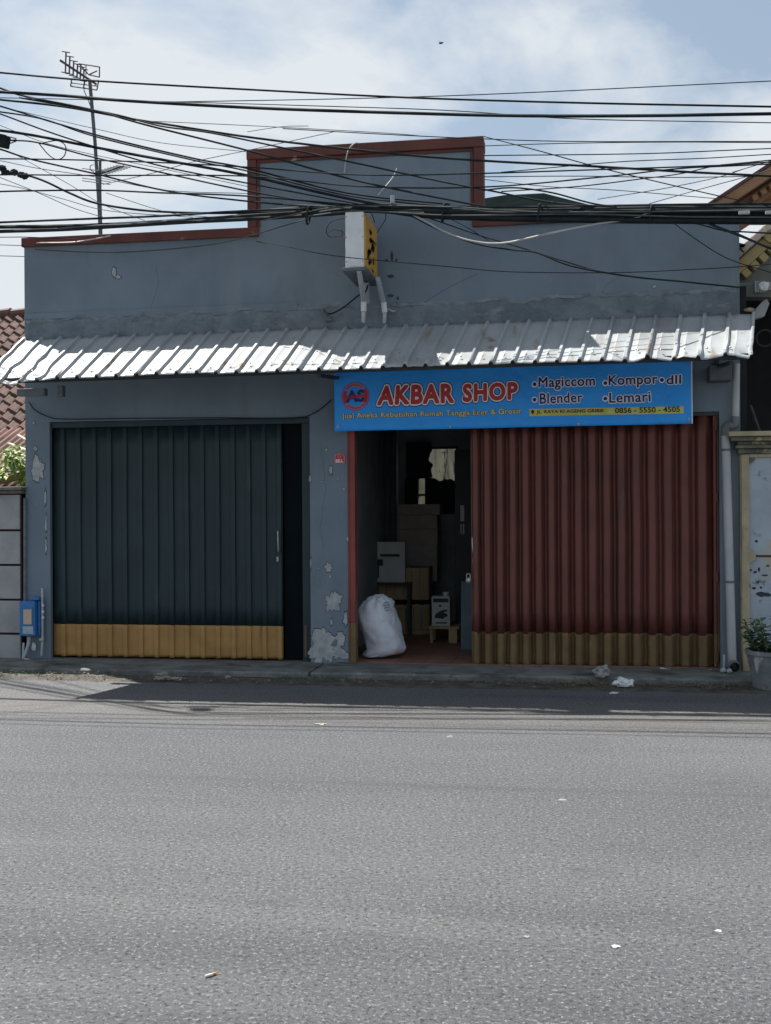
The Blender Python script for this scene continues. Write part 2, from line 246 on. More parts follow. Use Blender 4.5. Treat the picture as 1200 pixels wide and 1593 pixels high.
class MB:
    def __init__(s): s.v = []; s.f = []
    def add(s, vs, fs):
        n = len(s.v); s.v += [Vector(v) for v in vs]; s.f += [tuple(i + n for i in f) for f in fs]; return s
    def box(s, x0, x1, y0, y1, z0, z1):
        return s.add([(x0, y0, z0), (x1, y0, z0), (x1, y1, z0), (x0, y1, z0), (x0, y0, z1), (x1, y0, z1), (x1, y1, z1), (x0, y1, z1)],
                     [(0, 3, 2, 1), (4, 5, 6, 7), (0, 1, 5, 4), (1, 2, 6, 5), (2, 3, 7, 6), (3, 0, 4, 7)])
    def obox(s, c, ax, ay, az):       # centre and three half-axes
        c, ax, ay, az = map(Vector, (c, ax, ay, az))
        vs = [c + i * ax + j * ay + k * az for k in (-1, 1) for (i, j) in ((-1, -1), (1, -1), (1, 1), (-1, 1))]
        return s.add(vs, [(0, 3, 2, 1), (4, 5, 6, 7), (0, 1, 5, 4), (1, 2, 6, 5), (2, 3, 7, 6), (3, 0, 4, 7)])
    def bar(s, a, b, w, h=None):
        a, b = Vector(a), Vector(b); h = h or w; d = (b - a); u = d.normalized()
        up = Vector((0, 0, 1)) if abs(u.z) < 0.9 else Vector((0, 1, 0))
        sx = u.cross(up).normalized(); sy = sx.cross(u)
        return s.obox((a + b) / 2, d / 2, sx * w / 2, sy * h / 2)
    def prism(s, pts, y0, y1):        # outline in x,z given counter-clockwise seen from the street
        n = len(pts)
        vs = [(x, y0, z) for x, z in pts] + [(x, y1, z) for x, z in pts]
        return s.add(vs, [tuple(range(n)), tuple(range(2 * n - 1, n - 1, -1))] + [(i, i + n, (i + 1) % n + n, (i + 1) % n) for i in range(n)])
    def tube(s, pts, r, n=6, cap=True):
        pts = [Vector(p) for p in pts]; m = len(pts); rr = r if isinstance(r, (list, tuple)) else [r] * m
        vs = []; prev = None
        for i, p in enumerate(pts):
            t = (pts[min(i + 1, m - 1)] - pts[max(i - 1, 0)]).normalized()
            if prev is None:
                up = Vector((0, 0, 1)) if abs(t.z) < 0.9 else Vector((0, 1, 0)); a = t.cross(up).normalized()
            else:
                a = (prev - t * prev.dot(t)).normalized()
            prev = a; b = t.cross(a)
            for k in range(n):
                an = 2 * math.pi * k / n; vs.append(p + (a * math.cos(an) + b * math.sin(an)) * rr[i])
        fs = [(i * n + k, i * n + (k + 1) % n, (i + 1) * n + (k + 1) % n, (i + 1) * n + k) for i in range(m - 1) for k in range(n)]
        if cap: fs += [tuple(range(n - 1, -1, -1)), tuple(range((m - 1) * n, m * n))]
        return s.add(vs, fs)
    def lathe(s, c, prof, n=24):
        c = Vector(c); vs = [c + Vector((r * math.cos(2 * math.pi * k / n), r * math.sin(2 * math.pi * k / n), z)) for r, z in prof for k in range(n)]
        m = len(prof)
        return s.add(vs, [(i * n + k, i * n + (k + 1) % n, (i + 1) * n + (k + 1) % n, (i + 1) * n + k) for i in range(m - 1) for k in range(n)] + [tuple(range(n - 1, -1, -1)), tuple(range((m - 1) * n, m * n))])
    def grid(s, nu, nv, fn):
        vs = [fn(i / nu, j / nv) for j in range(nv + 1) for i in range(nu + 1)]; w = nu + 1
        return s.add(vs, [(j * w + i, j * w + i + 1, (j + 1) * w + i + 1, (j + 1) * w + i) for j in range(nv) for i in range(nu)])
    def leaf(s, p, d, up, ln, w):
        p, d = Vector(p), Vector(d).normalized(); sd = d.cross(Vector(up)).normalized(); n = sd.cross(d)
        a = p; m1 = p + d * ln * .45; e = p + d * ln - n * ln * .18
        return s.add([a, m1 + sd * w + n * w * .3, m1, m1 - sd * w + n * w * .3, e], [(0, 1, 2), (0, 2, 3), (1, 4, 2), (2, 4, 3)])
    def build(s, name, m, parent=None, smooth=35, bevel=0.0, solid=0.0):
        o0 = org(parent) if parent is not None else Vector((0, 0, 0))
        me = bpy.data.meshes.new(name); me.from_pydata([tuple(v - o0) for v in s.v], [], s.f); me.validate(); me.update()
        me.materials.append(M[m] if isinstance(m, str) else m)
        if smooth:
            me.shade_smooth()
            me.set_sharp_from_angle(angle=rad(smooth))
        o = bpy.data.objects.new(name, me); COL.objects.link(o)
        if parent is not None: o.parent = parent
        if bevel:
            k = o.modifiers.new('bevel', 'BEVEL'); k.width = bevel; k.segments = 2; k.limit_method = 'ANGLE'; k.angle_limit = rad(40)
        if solid:
            k = o.modifiers.new('solid', 'SOLIDIFY'); k.thickness = solid; k.offset = 0
        return o

def blob(c, rx, ry, rz, amp=0.2, freq=2.0, seed=0, n=3):
    bm = bmesh.new(); bmesh.ops.create_icosphere(bm, subdivisions=n, radius=1.0)
    mb = MB(); vs = []
    for v in bm.verts:
        k = 1 + amp * noise.noise(v.co * freq + Vector((seed * 7.3, seed * 3.1, seed)))
        vs.append(Vector(c) + Vector((v.co.x * rx, v.co.y * ry, v.co.z * rz)) * k)
    fs = [tuple(v.index for v in f.verts) for f in bm.faces]; bm.free()
    return mb.add(vs, fs)

# ------------------------------------------------------------------ the setting: ground, road, verge, apron
tag(MB().add([(-700, -700, -0.012), (700, -700, -0.012), (700, 700, -0.012), (-700, 700, -0.012)], [(0, 1, 2, 3)]).build('ground', 'groundmat'), kind='structure')
def roadfn(u, v):
    x = -60 + 120 * u; y = -14.5 + v * 13.3
    if v == 1: y = -1.22 + 0.05 * noise.noise(Vector((x * 1.3, 0, 0)))
    return (x, y, 0.0)
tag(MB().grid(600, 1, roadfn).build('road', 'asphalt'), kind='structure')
def vergefn(u, v):
    x = -30 + 60 * u; y = -1.30 + v * 0.62
    z = -0.006 + 0.030 * math.sin(math.pi * v) * (0.6 + 0.6 * noise.noise(Vector((x * 3, y * 5, 0)))) + 0.008 * noise.noise(Vector((x * 14, y * 14, 3)))
    return (x, y, z if 0 < v < 1 else -0.011)
tag(MB().grid(900, 10, vergefn).build('verge', 'dirt'), kind='structure')
# concrete apron in two pours, front edge chipped
def apron(x0, x1, yf, z):
    n = max(8, int((x1 - x0) * 14)); mb = MB()
    fr = []
    for i in range(n + 1):
        x = x0 + (x1 - x0) * i / n
        fr.append((x, yf + 0.022 * noise.noise(Vector((x * 5, 1, 0))) + 0.03 * noise.noise(Vector((x * 1.1, 4, 0))), z + 0.006 * noise.noise(Vector((x * 4, 7, 0)))))
    top = [(x, y + 0.02, zz) for x, y, zz in fr]
    vs = [(x, y, -0.011) for x, y, zz in fr] + [(x, y, zz - 0.015) for x, y, zz in fr] + top + [(x, 0.30, z + 0.004) for x, y, zz in fr]
    m = n + 1
    fs = [(r * m + i, r * m + i + 1, (r + 1) * m + i + 1, (r + 1) * m + i) for r in range(3) for i in range(n)]
    fs += [tuple(r * m for r in (3, 2, 1, 0)), tuple(r * m + n for r in (0, 1, 2, 3))]
    return mb.add(vs, fs)
tag(apron(-9.0, -2.62, -0.75, 0.055).build('pavement', 'apron', smooth=30), kind='structure')
tag(apron(-2.60, 2.6, -0.70, 0.050).build('pavement', 'apron', smooth=30), kind='structure')

# ------------------------------------------------------------------ shop building
XL, XR = -5.975, 1.66
shop = thing('shop_building', 'single storey blue grey shop with stepped red edged parapet and two folding gates', 'shop', (-2.15, 0, 0))
OL0, OL1, OLT = -5.69, -2.755, 2.665          # left opening
OR0, OR1, ORT = -2.35, 1.455, 2.64            # right opening
ZL, ZT = 4.70, 5.53
TX0, TX1 = -3.415, -0.895
front = [(XL, 0), (OL0, 0), (OL0, OLT), (OL1, OLT), (OL1, 0), (OR0, 0), (OR0, ORT), (OR1, ORT), (OR1, 0), (XR, 0), (XR, ZL - 0.10),
         (TX1 - 0.10, ZL - 0.10), (TX1 - 0.10, ZT - 0.10), (TX0 + 0.10, ZT - 0.10), (TX0 + 0.10, ZL - 0.10), (XL, ZL - 0.10)]
MB().prism(front, 0.0, 0.18).build('front_wall', 'wall', shop, smooth=0)
cp = MB()
cp.box(XL - 0.02, TX0 + 0.12, -0.035, 0.215, ZL - 0.10, ZL)
cp.box(TX0, TX0 + 0.10, -0.035, 0.215, ZL, ZT - 0.11)
cp.box(TX0 - 0.005, TX1 + 0.005, -0.045, 0.225, ZT - 0.11, ZT)
cp.box(TX1 - 0.10, TX1, -0.035, 0.215, ZL, ZT - 0.11)
cp.box(TX1 - 0.12, XR + 0.02, -0.035, 0.215, ZL - 0.10, ZL)
cp.box(TX0 + 0.102, TX0 + 0.135, -0.018, 0.0, ZL + 0.0, ZT - 0.145)
cp.box(TX1 - 0.135, TX1 - 0.102, -0.018, 0.0, ZL + 0.0, ZT - 0.145)
cp.box(TX0 + 0.102, TX1 - 0.102, -0.02, 0.0, ZT - 0.145, ZT - 0.112)
cp.build('coping', 'coping', shop, smooth=0, bevel=0.008)
for a_ in (XL, XR - 0.14): MB().box(a_, a_ + 0.14, 0.18, 4.60, 0, 4.40).build('side_wall', 'sidewall', shop, smooth=0)
MB().box(-2.61, -2.49, 0.18, 4.60, 0.03, 3.0).build('partition_wall', 'inner', shop, smooth=0)
MB().box(XL + 0.14, XR - 0.14, 0.18, 4.60, 3.0, 3.06).build('ceiling', 'inner', shop, smooth=0)
w0, w1 = P(641, 790, 4.6), P(713, 694, 4.6)
bw = MB()
bw.box(XL, w0.x, 4.60, 4.74, 0, 4.4); bw.box(w1.x, XR, 4.60, 4.74, 0, 4.4)
bw.box(w0.x, w1.x, 4.60, 4.74, 0, w0.z); bw.box(w0.x, w1.x, 4.60, 4.74, w1.z, 4.4)
bw.build('rear_wall', 'inner', shop, smooth=0)
wf = MB(); t_ = 0.035
wf.box(w0.x, w0.x + t_, 4.61, 4.68, w0.z, w1.z); wf.box(w1.x - t_, w1.x, 4.61, 4.68, w0.z, w1.z)
wf.box(w0.x + t_, w1.x - t_, 4.61, 4.68, w1.z - t_, w1.z); wf.box(w0.x + t_, w1.x - t_, 4.61, 4.68, w0.z, w0.z + t_)
q = P(656, 770, 4.6); wf.box(w0.x + t_, w1.x - t_, 4.62, 4.66, q.z - 0.015, q.z + 0.015)
wf.build('window_frame', 'cabinet', shop, smooth=0)
fl = MB().box(XL + 0.14, -2.61, 0.02, 4.6, -0.01, 0.062)
fl.box(-2.49, XR - 0.14, -0.02, 4.6, -0.01, 0.058)
floor = fl.build('floor', 'grout', shop, smooth=0)
tl = MB()
for i in range(13):
    for j in range(15):
        x = -2.46 + i * 0.302; y = 0.0 + j * 0.302
        if x + .3 < XR - .14: tl.box(x, x + 0.297, y, y + 0.297, 0.058, 0.063 + random.random() * 0.0015)
tl.build('floor_tile', 'terracotta', floor, smooth=0)
ap = P(815, 302, 2.6)
rf = MB().add([(XL - .1, .25, 4.36), (XR + .1, .25, 4.36), (XR + .1, 4.95, 4.36), (XL - .1, 4.95, 4.36), (ap.x - 0.25, 2.6, ap.z), (ap.x + 0.25, 2.6, ap.z)],
              [(0, 1, 5, 4), (1, 2, 5), (2, 3, 4, 5), (3, 0, 4), (3, 2, 1, 0)])
rf.build('roof', 'roofdark', shop, smooth=0)

# ragged cement band over the awning and the smooth band at its left
def band(x0, x1, z0fn, z1fn, th, name, m, nx, nv=6):
    def fn(u, v):
        x = x0 + (x1 - x0) * u; a, b = z0fn(x), z1fn(x); z = a + (b - a) * v
        d = th * (0.55 + 0.75 * noise.noise(Vector((x * 6, z * 14, 1)))) if 0 < v < 1 else -0.002
        return (x, -max(d, 0.002) if 0 < v < 1 else 0.002, z)
    return MB().grid(nx, nv, fn).build(name, m, shop, smooth=60)
def ragged(x):
    return 3.80 + 0.012 * (x + 6) + 0.035 * noise.noise(Vector((x * 3.1, 0, 5))) + 0.022 * noise.noise(Vector((x * 11, 0, 2))) + 0.012 * noise.noise(Vector((x * 31, 0, 2))) - (0.02 if x > -2.4 else 0)
band(XL + 0.01, XR - 0.02, lambda x: 3.44, ragged, 0.034, 'cement_band', 'cement', 500, 8)
M['ridge'] = mat('pale_cement_ridge', (0.215, 0.250, 0.285), (0.13, 0.165, 0.195), 7, 0.95, 0.8, 30, bdist=0.015)
def ridge_lo(x): return ragged(x) - 0.045 - 0.05 * max(0, noise.noise(Vector((x * 2.3, 8, 1)))) + .02 * noise.noise(Vector((x * 14, 3, 1)))
band(XL + 0.02, XR - 0.03, ridge_lo, lambda x: ragged(x) + .008, 0.034, 'cement_ridge', 'ridge', 600, 4)
MB().grid(60, 1, lambda u, v: (XL + 0.002 + (3.1) * u, -0.010 if v < 1 else -0.006, (3.80 if v < 1 else 3.865 + 0.02 * u + 0.004 * noise.noise(Vector((u * 12, 0, 0)))))).build('plaster_lip', 'wall', shop, smooth=0, solid=0.012)

# bare plaster patches where the paint came off
def patch(px, py, w, h, seed, y=0.0, m='plaster', rag=0.60, n=60):
    mbp, mbe = MB(), MB()
    for mb, k, d in ((mbe, 1.0, 0.0015 + seed * 0.00006), (mbp, max(.80, 1 - 1.8 / min(w, h)), 0.004 + seed * 0.00006)):
        pts = []
        for i in range(n):
            a = 2 * math.pi * i / n
            r = 1 + rag * noise.noise(Vector((math.cos(a) * 1.7 + seed * 9.1, math.sin(a) * 1.7, seed))) + rag * .45 * noise.noise(Vector((math.cos(a) * 5 + seed * 3, math.sin(a) * 5, seed))) + rag * .45 * noise.noise(Vector((math.cos(a) * 12 + seed * 3, math.sin(a) * 12, seed))); r = max(.3, r)
            q = P(px + math.cos(a) * w / 2 * r * k, py - math.sin(a) * h / 2 * r * k, y); pts.append((q.x, q.z))
        mb.prism(pts, y - d, y + 0.0005)
    mbe.build('patch_edge_shade', 'scar_edge_dark', shop, smooth=0)  # larger dark shape beneath, painted as the patch's edge shadow
    mbp.build('plaster_patch', m, shop, smooth=0)
for i, a in enumerate([(515, 731, 7, 15), (512, 883, 13, 13), (518, 936, 27, 30), (514, 897, 4, 6), (516, 967, 5, 12), (538, 964, 8, 24), (502, 1008, 40, 52), (530, 995, 15, 28), (526, 1014, 22, 20),
                       (536, 1020, 14, 16), (483, 745, 5, 14), (60, 730, 20, 46), (56, 698, 7, 10), (53, 658, 5, 7), (71, 775, 4, 28), (72, 815, 3, 30), (72, 850, 3, 26), (178, 424, 9, 16), (184, 431, 8, 7),
                       (1018, 446, 9, 5), (1088, 457, 5, 8), (496, 884, 4, 4), (503, 905, 3, 3), (541, 838, 4, 8), (484, 876, 3, 20), (526, 745, 4, 4), (535, 761, 5, 4), (508, 700, 4, 5), (500, 749, 4, 3)]):
    patch(*a, seed=i + 1)
# dark scars beside the sign box
for i, a in enumerate([(610, 398, 5, 16), (602, 405, 4, 5), (617, 405, 4, 5), (608, 430, 11, 6), (608, 460, 11, 5), (619, 464, 4, 5), (617, 474, 3, 9)]):
    mb = MB(); pts = []
    for k in range(12):
        an = 2 * math.pi * k / 12; r = 1 + .5 * noise.noise(Vector((math.cos(an) * 2 + i * 5, math.sin(an) * 2, i)))
        q = P(a[0] + math.cos(an) * a[2] / 2 * r, a[1] - math.sin(an) * a[3] / 2 * r); pts.append((q.x, q.z))
    mb.prism(pts, -0.002, 0.001).build('wall_scar', 'scar_edge_dark', shop, smooth=0)
# green tinged patch at the left corner
patch(56, 493, 34, 10, 77, m=mat('greenish_render', (0.17, 0.22, 0.20), None, 9, 0.9))
# bent bracket and hook left on the wall
hk = MB(); hk.tube([P(503, 481, -.01), P(507, 486, -.10), P(521, 500, -.16)], 0.008); hk.obox(P(512, 500, -.12), (0.035, 0, 0), (0, .01, 0), (0, 0, .012)); hk.build('bent_bracket', 'greycable', shop)
hk = MB(); hk.tube(catmull([P(599, 488, -.03), P(604, 481, -.06), P(610, 484, -.06), P(615, 484, -.04)], 4), 0.01); hk.build('hook', 'pvc', shop)

def crack(pts, w, seed):
    pp = []
    for i in range(len(pts) - 1):
        for k in range(8):
            t = k / 8; a = pts[i]; b = pts[i + 1]
            pp.append(P(a[0] + (b[0] - a[0]) * t + 1.6 * noise.noise(Vector((i + t * 3, seed, 0))), a[1] + (b[1] - a[1]) * t + 1.6 * noise.noise(Vector((i + t * 3, seed, 7)))))
    mb = MB(); vs = []
    for i, p in enumerate(pp):
        d = (pp[min(i + 1, len(pp) - 1)] - pp[max(i - 1, 0)]).normalized(); n_ = Vector((-d.z, 0, d.x)) * w * (.5 + .5 * abs(noise.noise(Vector((i * .7, seed, 1)))))
        vs += [p + n_ + Vector((0, -.0012, 0)), p - n_ + Vector((0, -.0012, 0))]
    mb.add(vs, [(2 * i, 2 * i + 1, 2 * i + 3, 2 * i + 2) for i in range(len(pp) - 1)]).build('wall_crack', 'crackpaint', shop, smooth=0)
M['crackpaint'] = mat('dark_crack_paint', (0.07, 0.098, 0.12), None, 8, 0.9)  # dark blue-grey tone of the hairline cracks
crack([(636, 486), (680, 458), (712, 440), (748, 424)], .004, 3)
crack([(235, 478), (248, 440), (242, 408)], .0025, 5)
crack([(930, 470), (944, 442), (976, 425)], .0025, 8)
crack([(500, 690), (507, 760), (498, 820), (505, 860)], .002, 11)
# ------------------------------------------------------------------ folding gates
def gate_sheet(xs, prof_pitch, z0, z1, y, prof):
    pts = []
    for i in range(len(xs) - 1):
        p = xs[i + 1] - xs[i]
        k_ = 1 + .16 * noise.noise(Vector((xs[i] * 4.7, y * 9, 2)))
        for (u, d) in prof: pts.append((xs[i] + u * p, y + d * k_))
    pts.append((xs[-1], y))
    n = len(pts); mb = MB()
    nz_ = 10
    vs = [(x + 0.004 * noise.noise(Vector((x * 2, k * .35, 1))), yy + 0.006 * noise.noise(Vector((x * 3, k * .4, 9))), z0 + (z1 - z0) * k / nz_ + (0.010 * (yy - y) / 0.05 if k == 0 else 0)) for k in range(nz_ + 1) for x, yy in pts]
    return mb.add(vs, [(k * n + i, k * n + i + 1, (k + 1) * n + i + 1, (k + 1) * n + i) for k in range(nz_) for i in range(n - 1)])

gl = thing('folding_gate', 'dark slate blue folding gate with a bright ochre bottom band, pulled almost shut', 'folding gate', (-4.3, 0.1, 0.06))
xs = [P(80 + i * (440 - 80) / 15, 800, 0.08).x for i in range(16)]
profL = [(0, 0), (0.66, 0.004), (0.70, -0.022), (0.94, -0.024), (0.98, 0)]
zy = P(250, 972, .08).z
gate_sheet(xs, 0, zy, 2.60, 0.08, profL).build('leaf', 'gateblue', gl, smooth=20, solid=0.004)
gate_sheet(xs, 0, 0.082, zy, 0.074, profL).build('bottom_band', 'ochre', gl, smooth=20, solid=0.004)
fr = MB(); fr.box(OL0, OL1, 0.03, 0.15, 2.60, 2.664); fr.box(OL0, xs[0] - 0.004, 0.05, 0.15, 0.06, 2.60)
fr.box(P(471, 800, .06).x, OL1, 0.04, 0.15, 0.06, 2.60); fr.build('frame', 'gateblue', gl, smooth=0, bevel=0.006)
MB().box(xs[-1] + 0.004, P(471, 800, .06).x - 0.003, 0.13, 0.16, 0.07, 2.60).build('gap_shade_sheet', 'gapblack', gl, smooth=0)  # dark sheet filling the open gap, its shade painted as black
q0, q1 = P(474, 973, .03), P(477, 1022, .03); MB().box(q0.x, q1.x, 0.034, 0.04, q1.z, q0.z).build('post_stripe', 'ochredull', gl, smooth=0)
h = MB(); a, b = P(433, 827, .03), P(434, 858, .03)
h.tube(catmull([a + Vector((0, .04, 0)), a + Vector((0, -.01, -.01)), b + Vector((0, -.01, .01)), b + Vector((0, .04, 0))], 5), 0.011); h.build('handle', 'steel', gl)
q = P(432, 870, .045); MB().box(q.x - .012, q.x + .012, q.y - 0.0, q.y + .03, q.z - .028, q.z + .028).build('keyhole_plate', 'steel', gl, smooth=0, bevel=.004)

gr = thing('folding_gate', 'dull red folding gate with deep pleats and a dusty ochre foot, slid halfway open', 'folding gate', (-0.4, 0.1, 0.06))
ribs = [733, 750, 769, 789, 809, 829, 849, 869, 890, 911, 934, 956, 979, 1003, 1027, 1053, 1079, 1108]
xs = [P(p, 800, 0.10).x for p in ribs]
profR = [(0, 0), (0.10, 0.0), (0.24, -0.072), (0.30, -0.080), (0.60, -0.090), (0.66, -0.084), (0.94, -0.002)]
zr = P(920, 984, .08).z
gate_sheet(xs, 0, zr, 2.60, 0.11, profR).build('leaf', 'gatered', gr, smooth=20, solid=0.004)
gate_sheet(xs, 0, 0.060, zr, 0.11, profR).build('bottom_band', 'ochredull', gr, smooth=20, solid=0.004)
pb = MB(); a0, a1 = P(541, 800, .02).x, P(554, 800, .02).x
for (z0, z1, m) in ((0.06, P(545, 968, .02).z, 'ochredull'), (P(545, 968, .02).z, 2.55, 'postred')):
    mb = MB(); mb.box(a0, a0 + .035, 0.0, 0.10, z0, z1); mb.box(a0 + .036, a1, -0.03, 0.10, z0, z1); mb.build('side_post', m, gr, smooth=0, bevel=.006)
x0 = xs[-1] + .006
for (z0, z1, m) in ((0.07, zr, 'ochredull'), (zr, 2.60, 'gatered')):
    mb = MB(); mb.box(x0, x0 + .028, 0.03, 0.12, z0, z1); mb.box(x0 + .032, OR1 - .003, 0.045, 0.12, z0, z1); mb.build('hinge_post', m, gr, smooth=0, bevel=.005)
for zz in (0.17, 0.98, 1.78, 2.50):
    MB().tube([(x0 + .03, 0.025, zz - .05), (x0 + .03, 0.025, zz + .05)], 0.017, 8).build('hinge', 'gatered', gr)
MB().box(OR0, OR1, 0.02, 0.16, 2.602, 2.638).build('head_track', 'darksteel', gr, smooth=0)
a, b = P(735, 836, .04), P(736, 860, .04)
MB().tube(catmull([a + Vector((0, .06, 0)), a + Vector((0, -.01, -.01)), b + Vector((0, -.01, .01)), b + Vector((0, .06, 0))], 5), 0.010).build('handle', 'steel', gr)
q = P(737, 872, .05); MB().box(q.x - .011, q.x + .011, q.y, q.y + .05, q.z - .03, q.z + .03).build('keyhole_plate', 'steel', gr, smooth=0, bevel=.004)
q = P(729, 903, .03); pk = blob(q, .030, .024, .034, .1); pk.tube(catmull([q + Vector((-.018, 0, .02)), q + Vector((-.016, 0, .065)), q + Vector((.016, 0, .065)), q + Vector((.018, 0, .02))], 4), .006); pk.build('padlock', 'steel', gr)
a, b = P(1027, 1040, -.04), P(1108, 1043, -.04)
MB().tube(catmull([a, P(1050, 1044, -.06), P(1085, 1045, -.05), b], 6), 0.016).build('sill_strip', 'pvc', gr)

# ------------------------------------------------------------------ corrugated awning
aw = thing('awning', 'weathered white ribbed metal awning over the gates with rust stains and a crumpled front edge', 'awning', (-2.15, 0, 3.0))
def aw_top(x): return 3.575 + (x + 6.0) * 0.004
def aw_low(x): return 2.985 + (x + 5.6) * 0.006
def aw_dx(x): return 0.10 - 0.04 * (x + 5.75)
def aw_pt(x, v, hgt=0.0, ov=1.2, drop=0.0):
    t = Vector((x, -0.012, aw_top(x))); l = Vector((x + aw_dx(x), -ov, aw_low(x) - drop)); n = Vector((0, -0.44, 0.90))
    return t.lerp(l, v) + n * hgt
RP = 0.2135
edges = [-5.99, -5.13, -4.28, -3.43, -2.58, -1.73, -0.88, -0.03, 0.82, 1.77]
for si in range(len(edges) - 1):
    x0, x1 = edges[si], edges[si + 1] + 0.03
    first, last = si == 0, si >= 7
    jit = random.uniform(-.02, .02); jo = random.uniform(-.015, .02)
    us = []
    k = 0
    nr = int(round((edges[si + 1] - edges[si]) / RP)); pr = (edges[si + 1] - edges[si]) / nr
    for r in range(nr):
        b = x0 + r * pr
        us += [(b, 0), (b + .012, .030), (b + .036, .030), (b + .050, 0), (b + .10, .001), (b + .115, .005), (b + .13, .001)]
    us += [(x0 + nr * pr, 0), (x0 + nr * pr + .012, .030), (x0 + nr * pr + .036, .030)]
    nv = 18; W = len(us); mb = MB(); vs = []
    for j in range(nv + 1):
        v = j / nv
        for (x, hh) in us:
            lift = 0.004 * (si % 2)
            p = aw_pt(x, v * (1 + jo), hh + lift + jit * .25)
            # dents grow towards the free edge
            am = 0.006 * v
            if first: am = 0.055 * v ** 1.5 * max(0, min(1, (-5.0 - x) / 0.45)) + .006 * v
            if last: am = (0.026 if v > .72 else 0.006) * max(0.0, min(1.0, (x - 0.45) / .5)) * (1.3 if v > .82 else .7)
            nn = Vector((noise.noise(Vector((x * 5, v * 4, si))), noise.noise(Vector((x * 4, v * 5, si + 9))), noise.noise(Vector((x * 6, v * 5, si + 20)))))
            p += nn * am
            if first: p.z -= 0.06 * v * v * max(0, min(1, (-5.2 - x) / 0.8)); 
            if last and x > .6: p.z += 0.018 * math.sin(x * 17) * max(0, v - .75) * 4
            vs.append(p)
    mb.add(vs, [(j * W + i, (j + 1) * W + i, (j + 1) * W + i + 1, j * W + i + 1) for j in range(nv) for i in range(W - 1)])
    mb.build('roof_sheet', 'sheet', aw, smooth=28, solid=0.0025)
sc = MB()
for i in range(36):
    x = -5.9 + i * RP; p = aw_pt(x + .024, .86, .033)
    sc.lathe(p - Vector((0, 0, .004)), [(.004, -.004), (.012, 0), (.012, .004), (.006, .010)], 8)
sc.build('roof_screw', 'steel', aw)
pu = MB(); pu.bar((-5.82, -1.08, aw_low(-5.9) + .012), (1.58, -1.08, aw_low(1.66) + .018), .05, .05); pu.bar((-5.9, -0.06, aw_top(-5.9) - .07), (1.64, -0.06, aw_top(1.66) - .07), .05, .05)
pu.build('purlin', 'darksteel', aw)
for px in (512, 1128):
    x = P(px, 600, -.6).x; mb = MB(); mb.bar((x, -0.0, aw_low(x) + .06), (x, -1.06, aw_low(x) - .03), .035, .035); mb.bar((x, -0.03, aw_low(x) - .06), (x, -0.03, aw_top(x) - .08), .035, .035)
    mb.build('bracket', 'darksteel', aw)
q = P(96, 609, -.5); MB().box(q.x - .03, q.x + .03, -.545, -.465, q.z - .055, q.z + .06).build('clamp_block', 'pvcdark', aw, smooth=0, bevel=.006)
q = P(45, 610, -.3); MB().box(q.x - .12, q.x + .2, -.34, -.26, q.z - .045, q.z + .035).build('wall_plate', 'pvcdark', aw, smooth=0, bevel=.006)
q = P(1125, 578, -.2); MB().box(q.x - .13, q.x + .08, -.24, -.0, q.z - .09, q.z + .06).build('wall_plate', 'signbase', aw, smooth=0, bevel=.006)

# ------------------------------------------------------------------ banner
ban = thing('banner', 'blue vinyl shop banner with red AKBAR SHOP lettering hung under the awning edge', 'banner', (-0.65, -0.16, 2.5))
BY = -0.16
def bwave(x, z): return 0.010 * math.sin(x * 3.1 + z * 2.0) + 0.008 * noise.noise(Vector((x * 1.6, z * 3, 4))) + 0.004 * noise.noise(Vector((x * 5, z * 9, 1)))
c00, c10, c01, c11 = P(521, 671, BY), P(1078, 659, BY), P(520, 575, BY), P(1077, 558, BY)
def bfn(off):
    def f(u, v):
        p = c00.lerp(c10, u).lerp(c01.lerp(c11, u), v); p.y = BY - off + bwave(p.x, p.z) ; return p
    return f
vinyl = MB().grid(90, 16, bfn(0)).build('vinyl_sheet', 'banner', ban, smooth=60, solid=0.002)
hem = MB(); f_ = bfn(0.0025)
for (u0, u1, v0, v1) in ((0.9975, 1, 0.0, 1),):
    hem.grid(60 if u1 - u0 > .5 else 2, 2 if v1 - v0 < .5 else 16, lambda u, v: f_(u0 + (u1 - u0) * u, v0 + (v1 - v0) * v))
hem.build('hem', 'bwhite', ban, smooth=60)
ey = MB()
for px, py in ((526, 664), (700, 664), (900, 660), (1072, 652), (1072, 566)):
    p = P(px, py, BY); p.y = BY - .004 + bwave(p.x, p.z); ey.tube([p, p + Vector((0, -.004, 0))], .012, 10)
ey.build('eyelet', 'steel', ban)

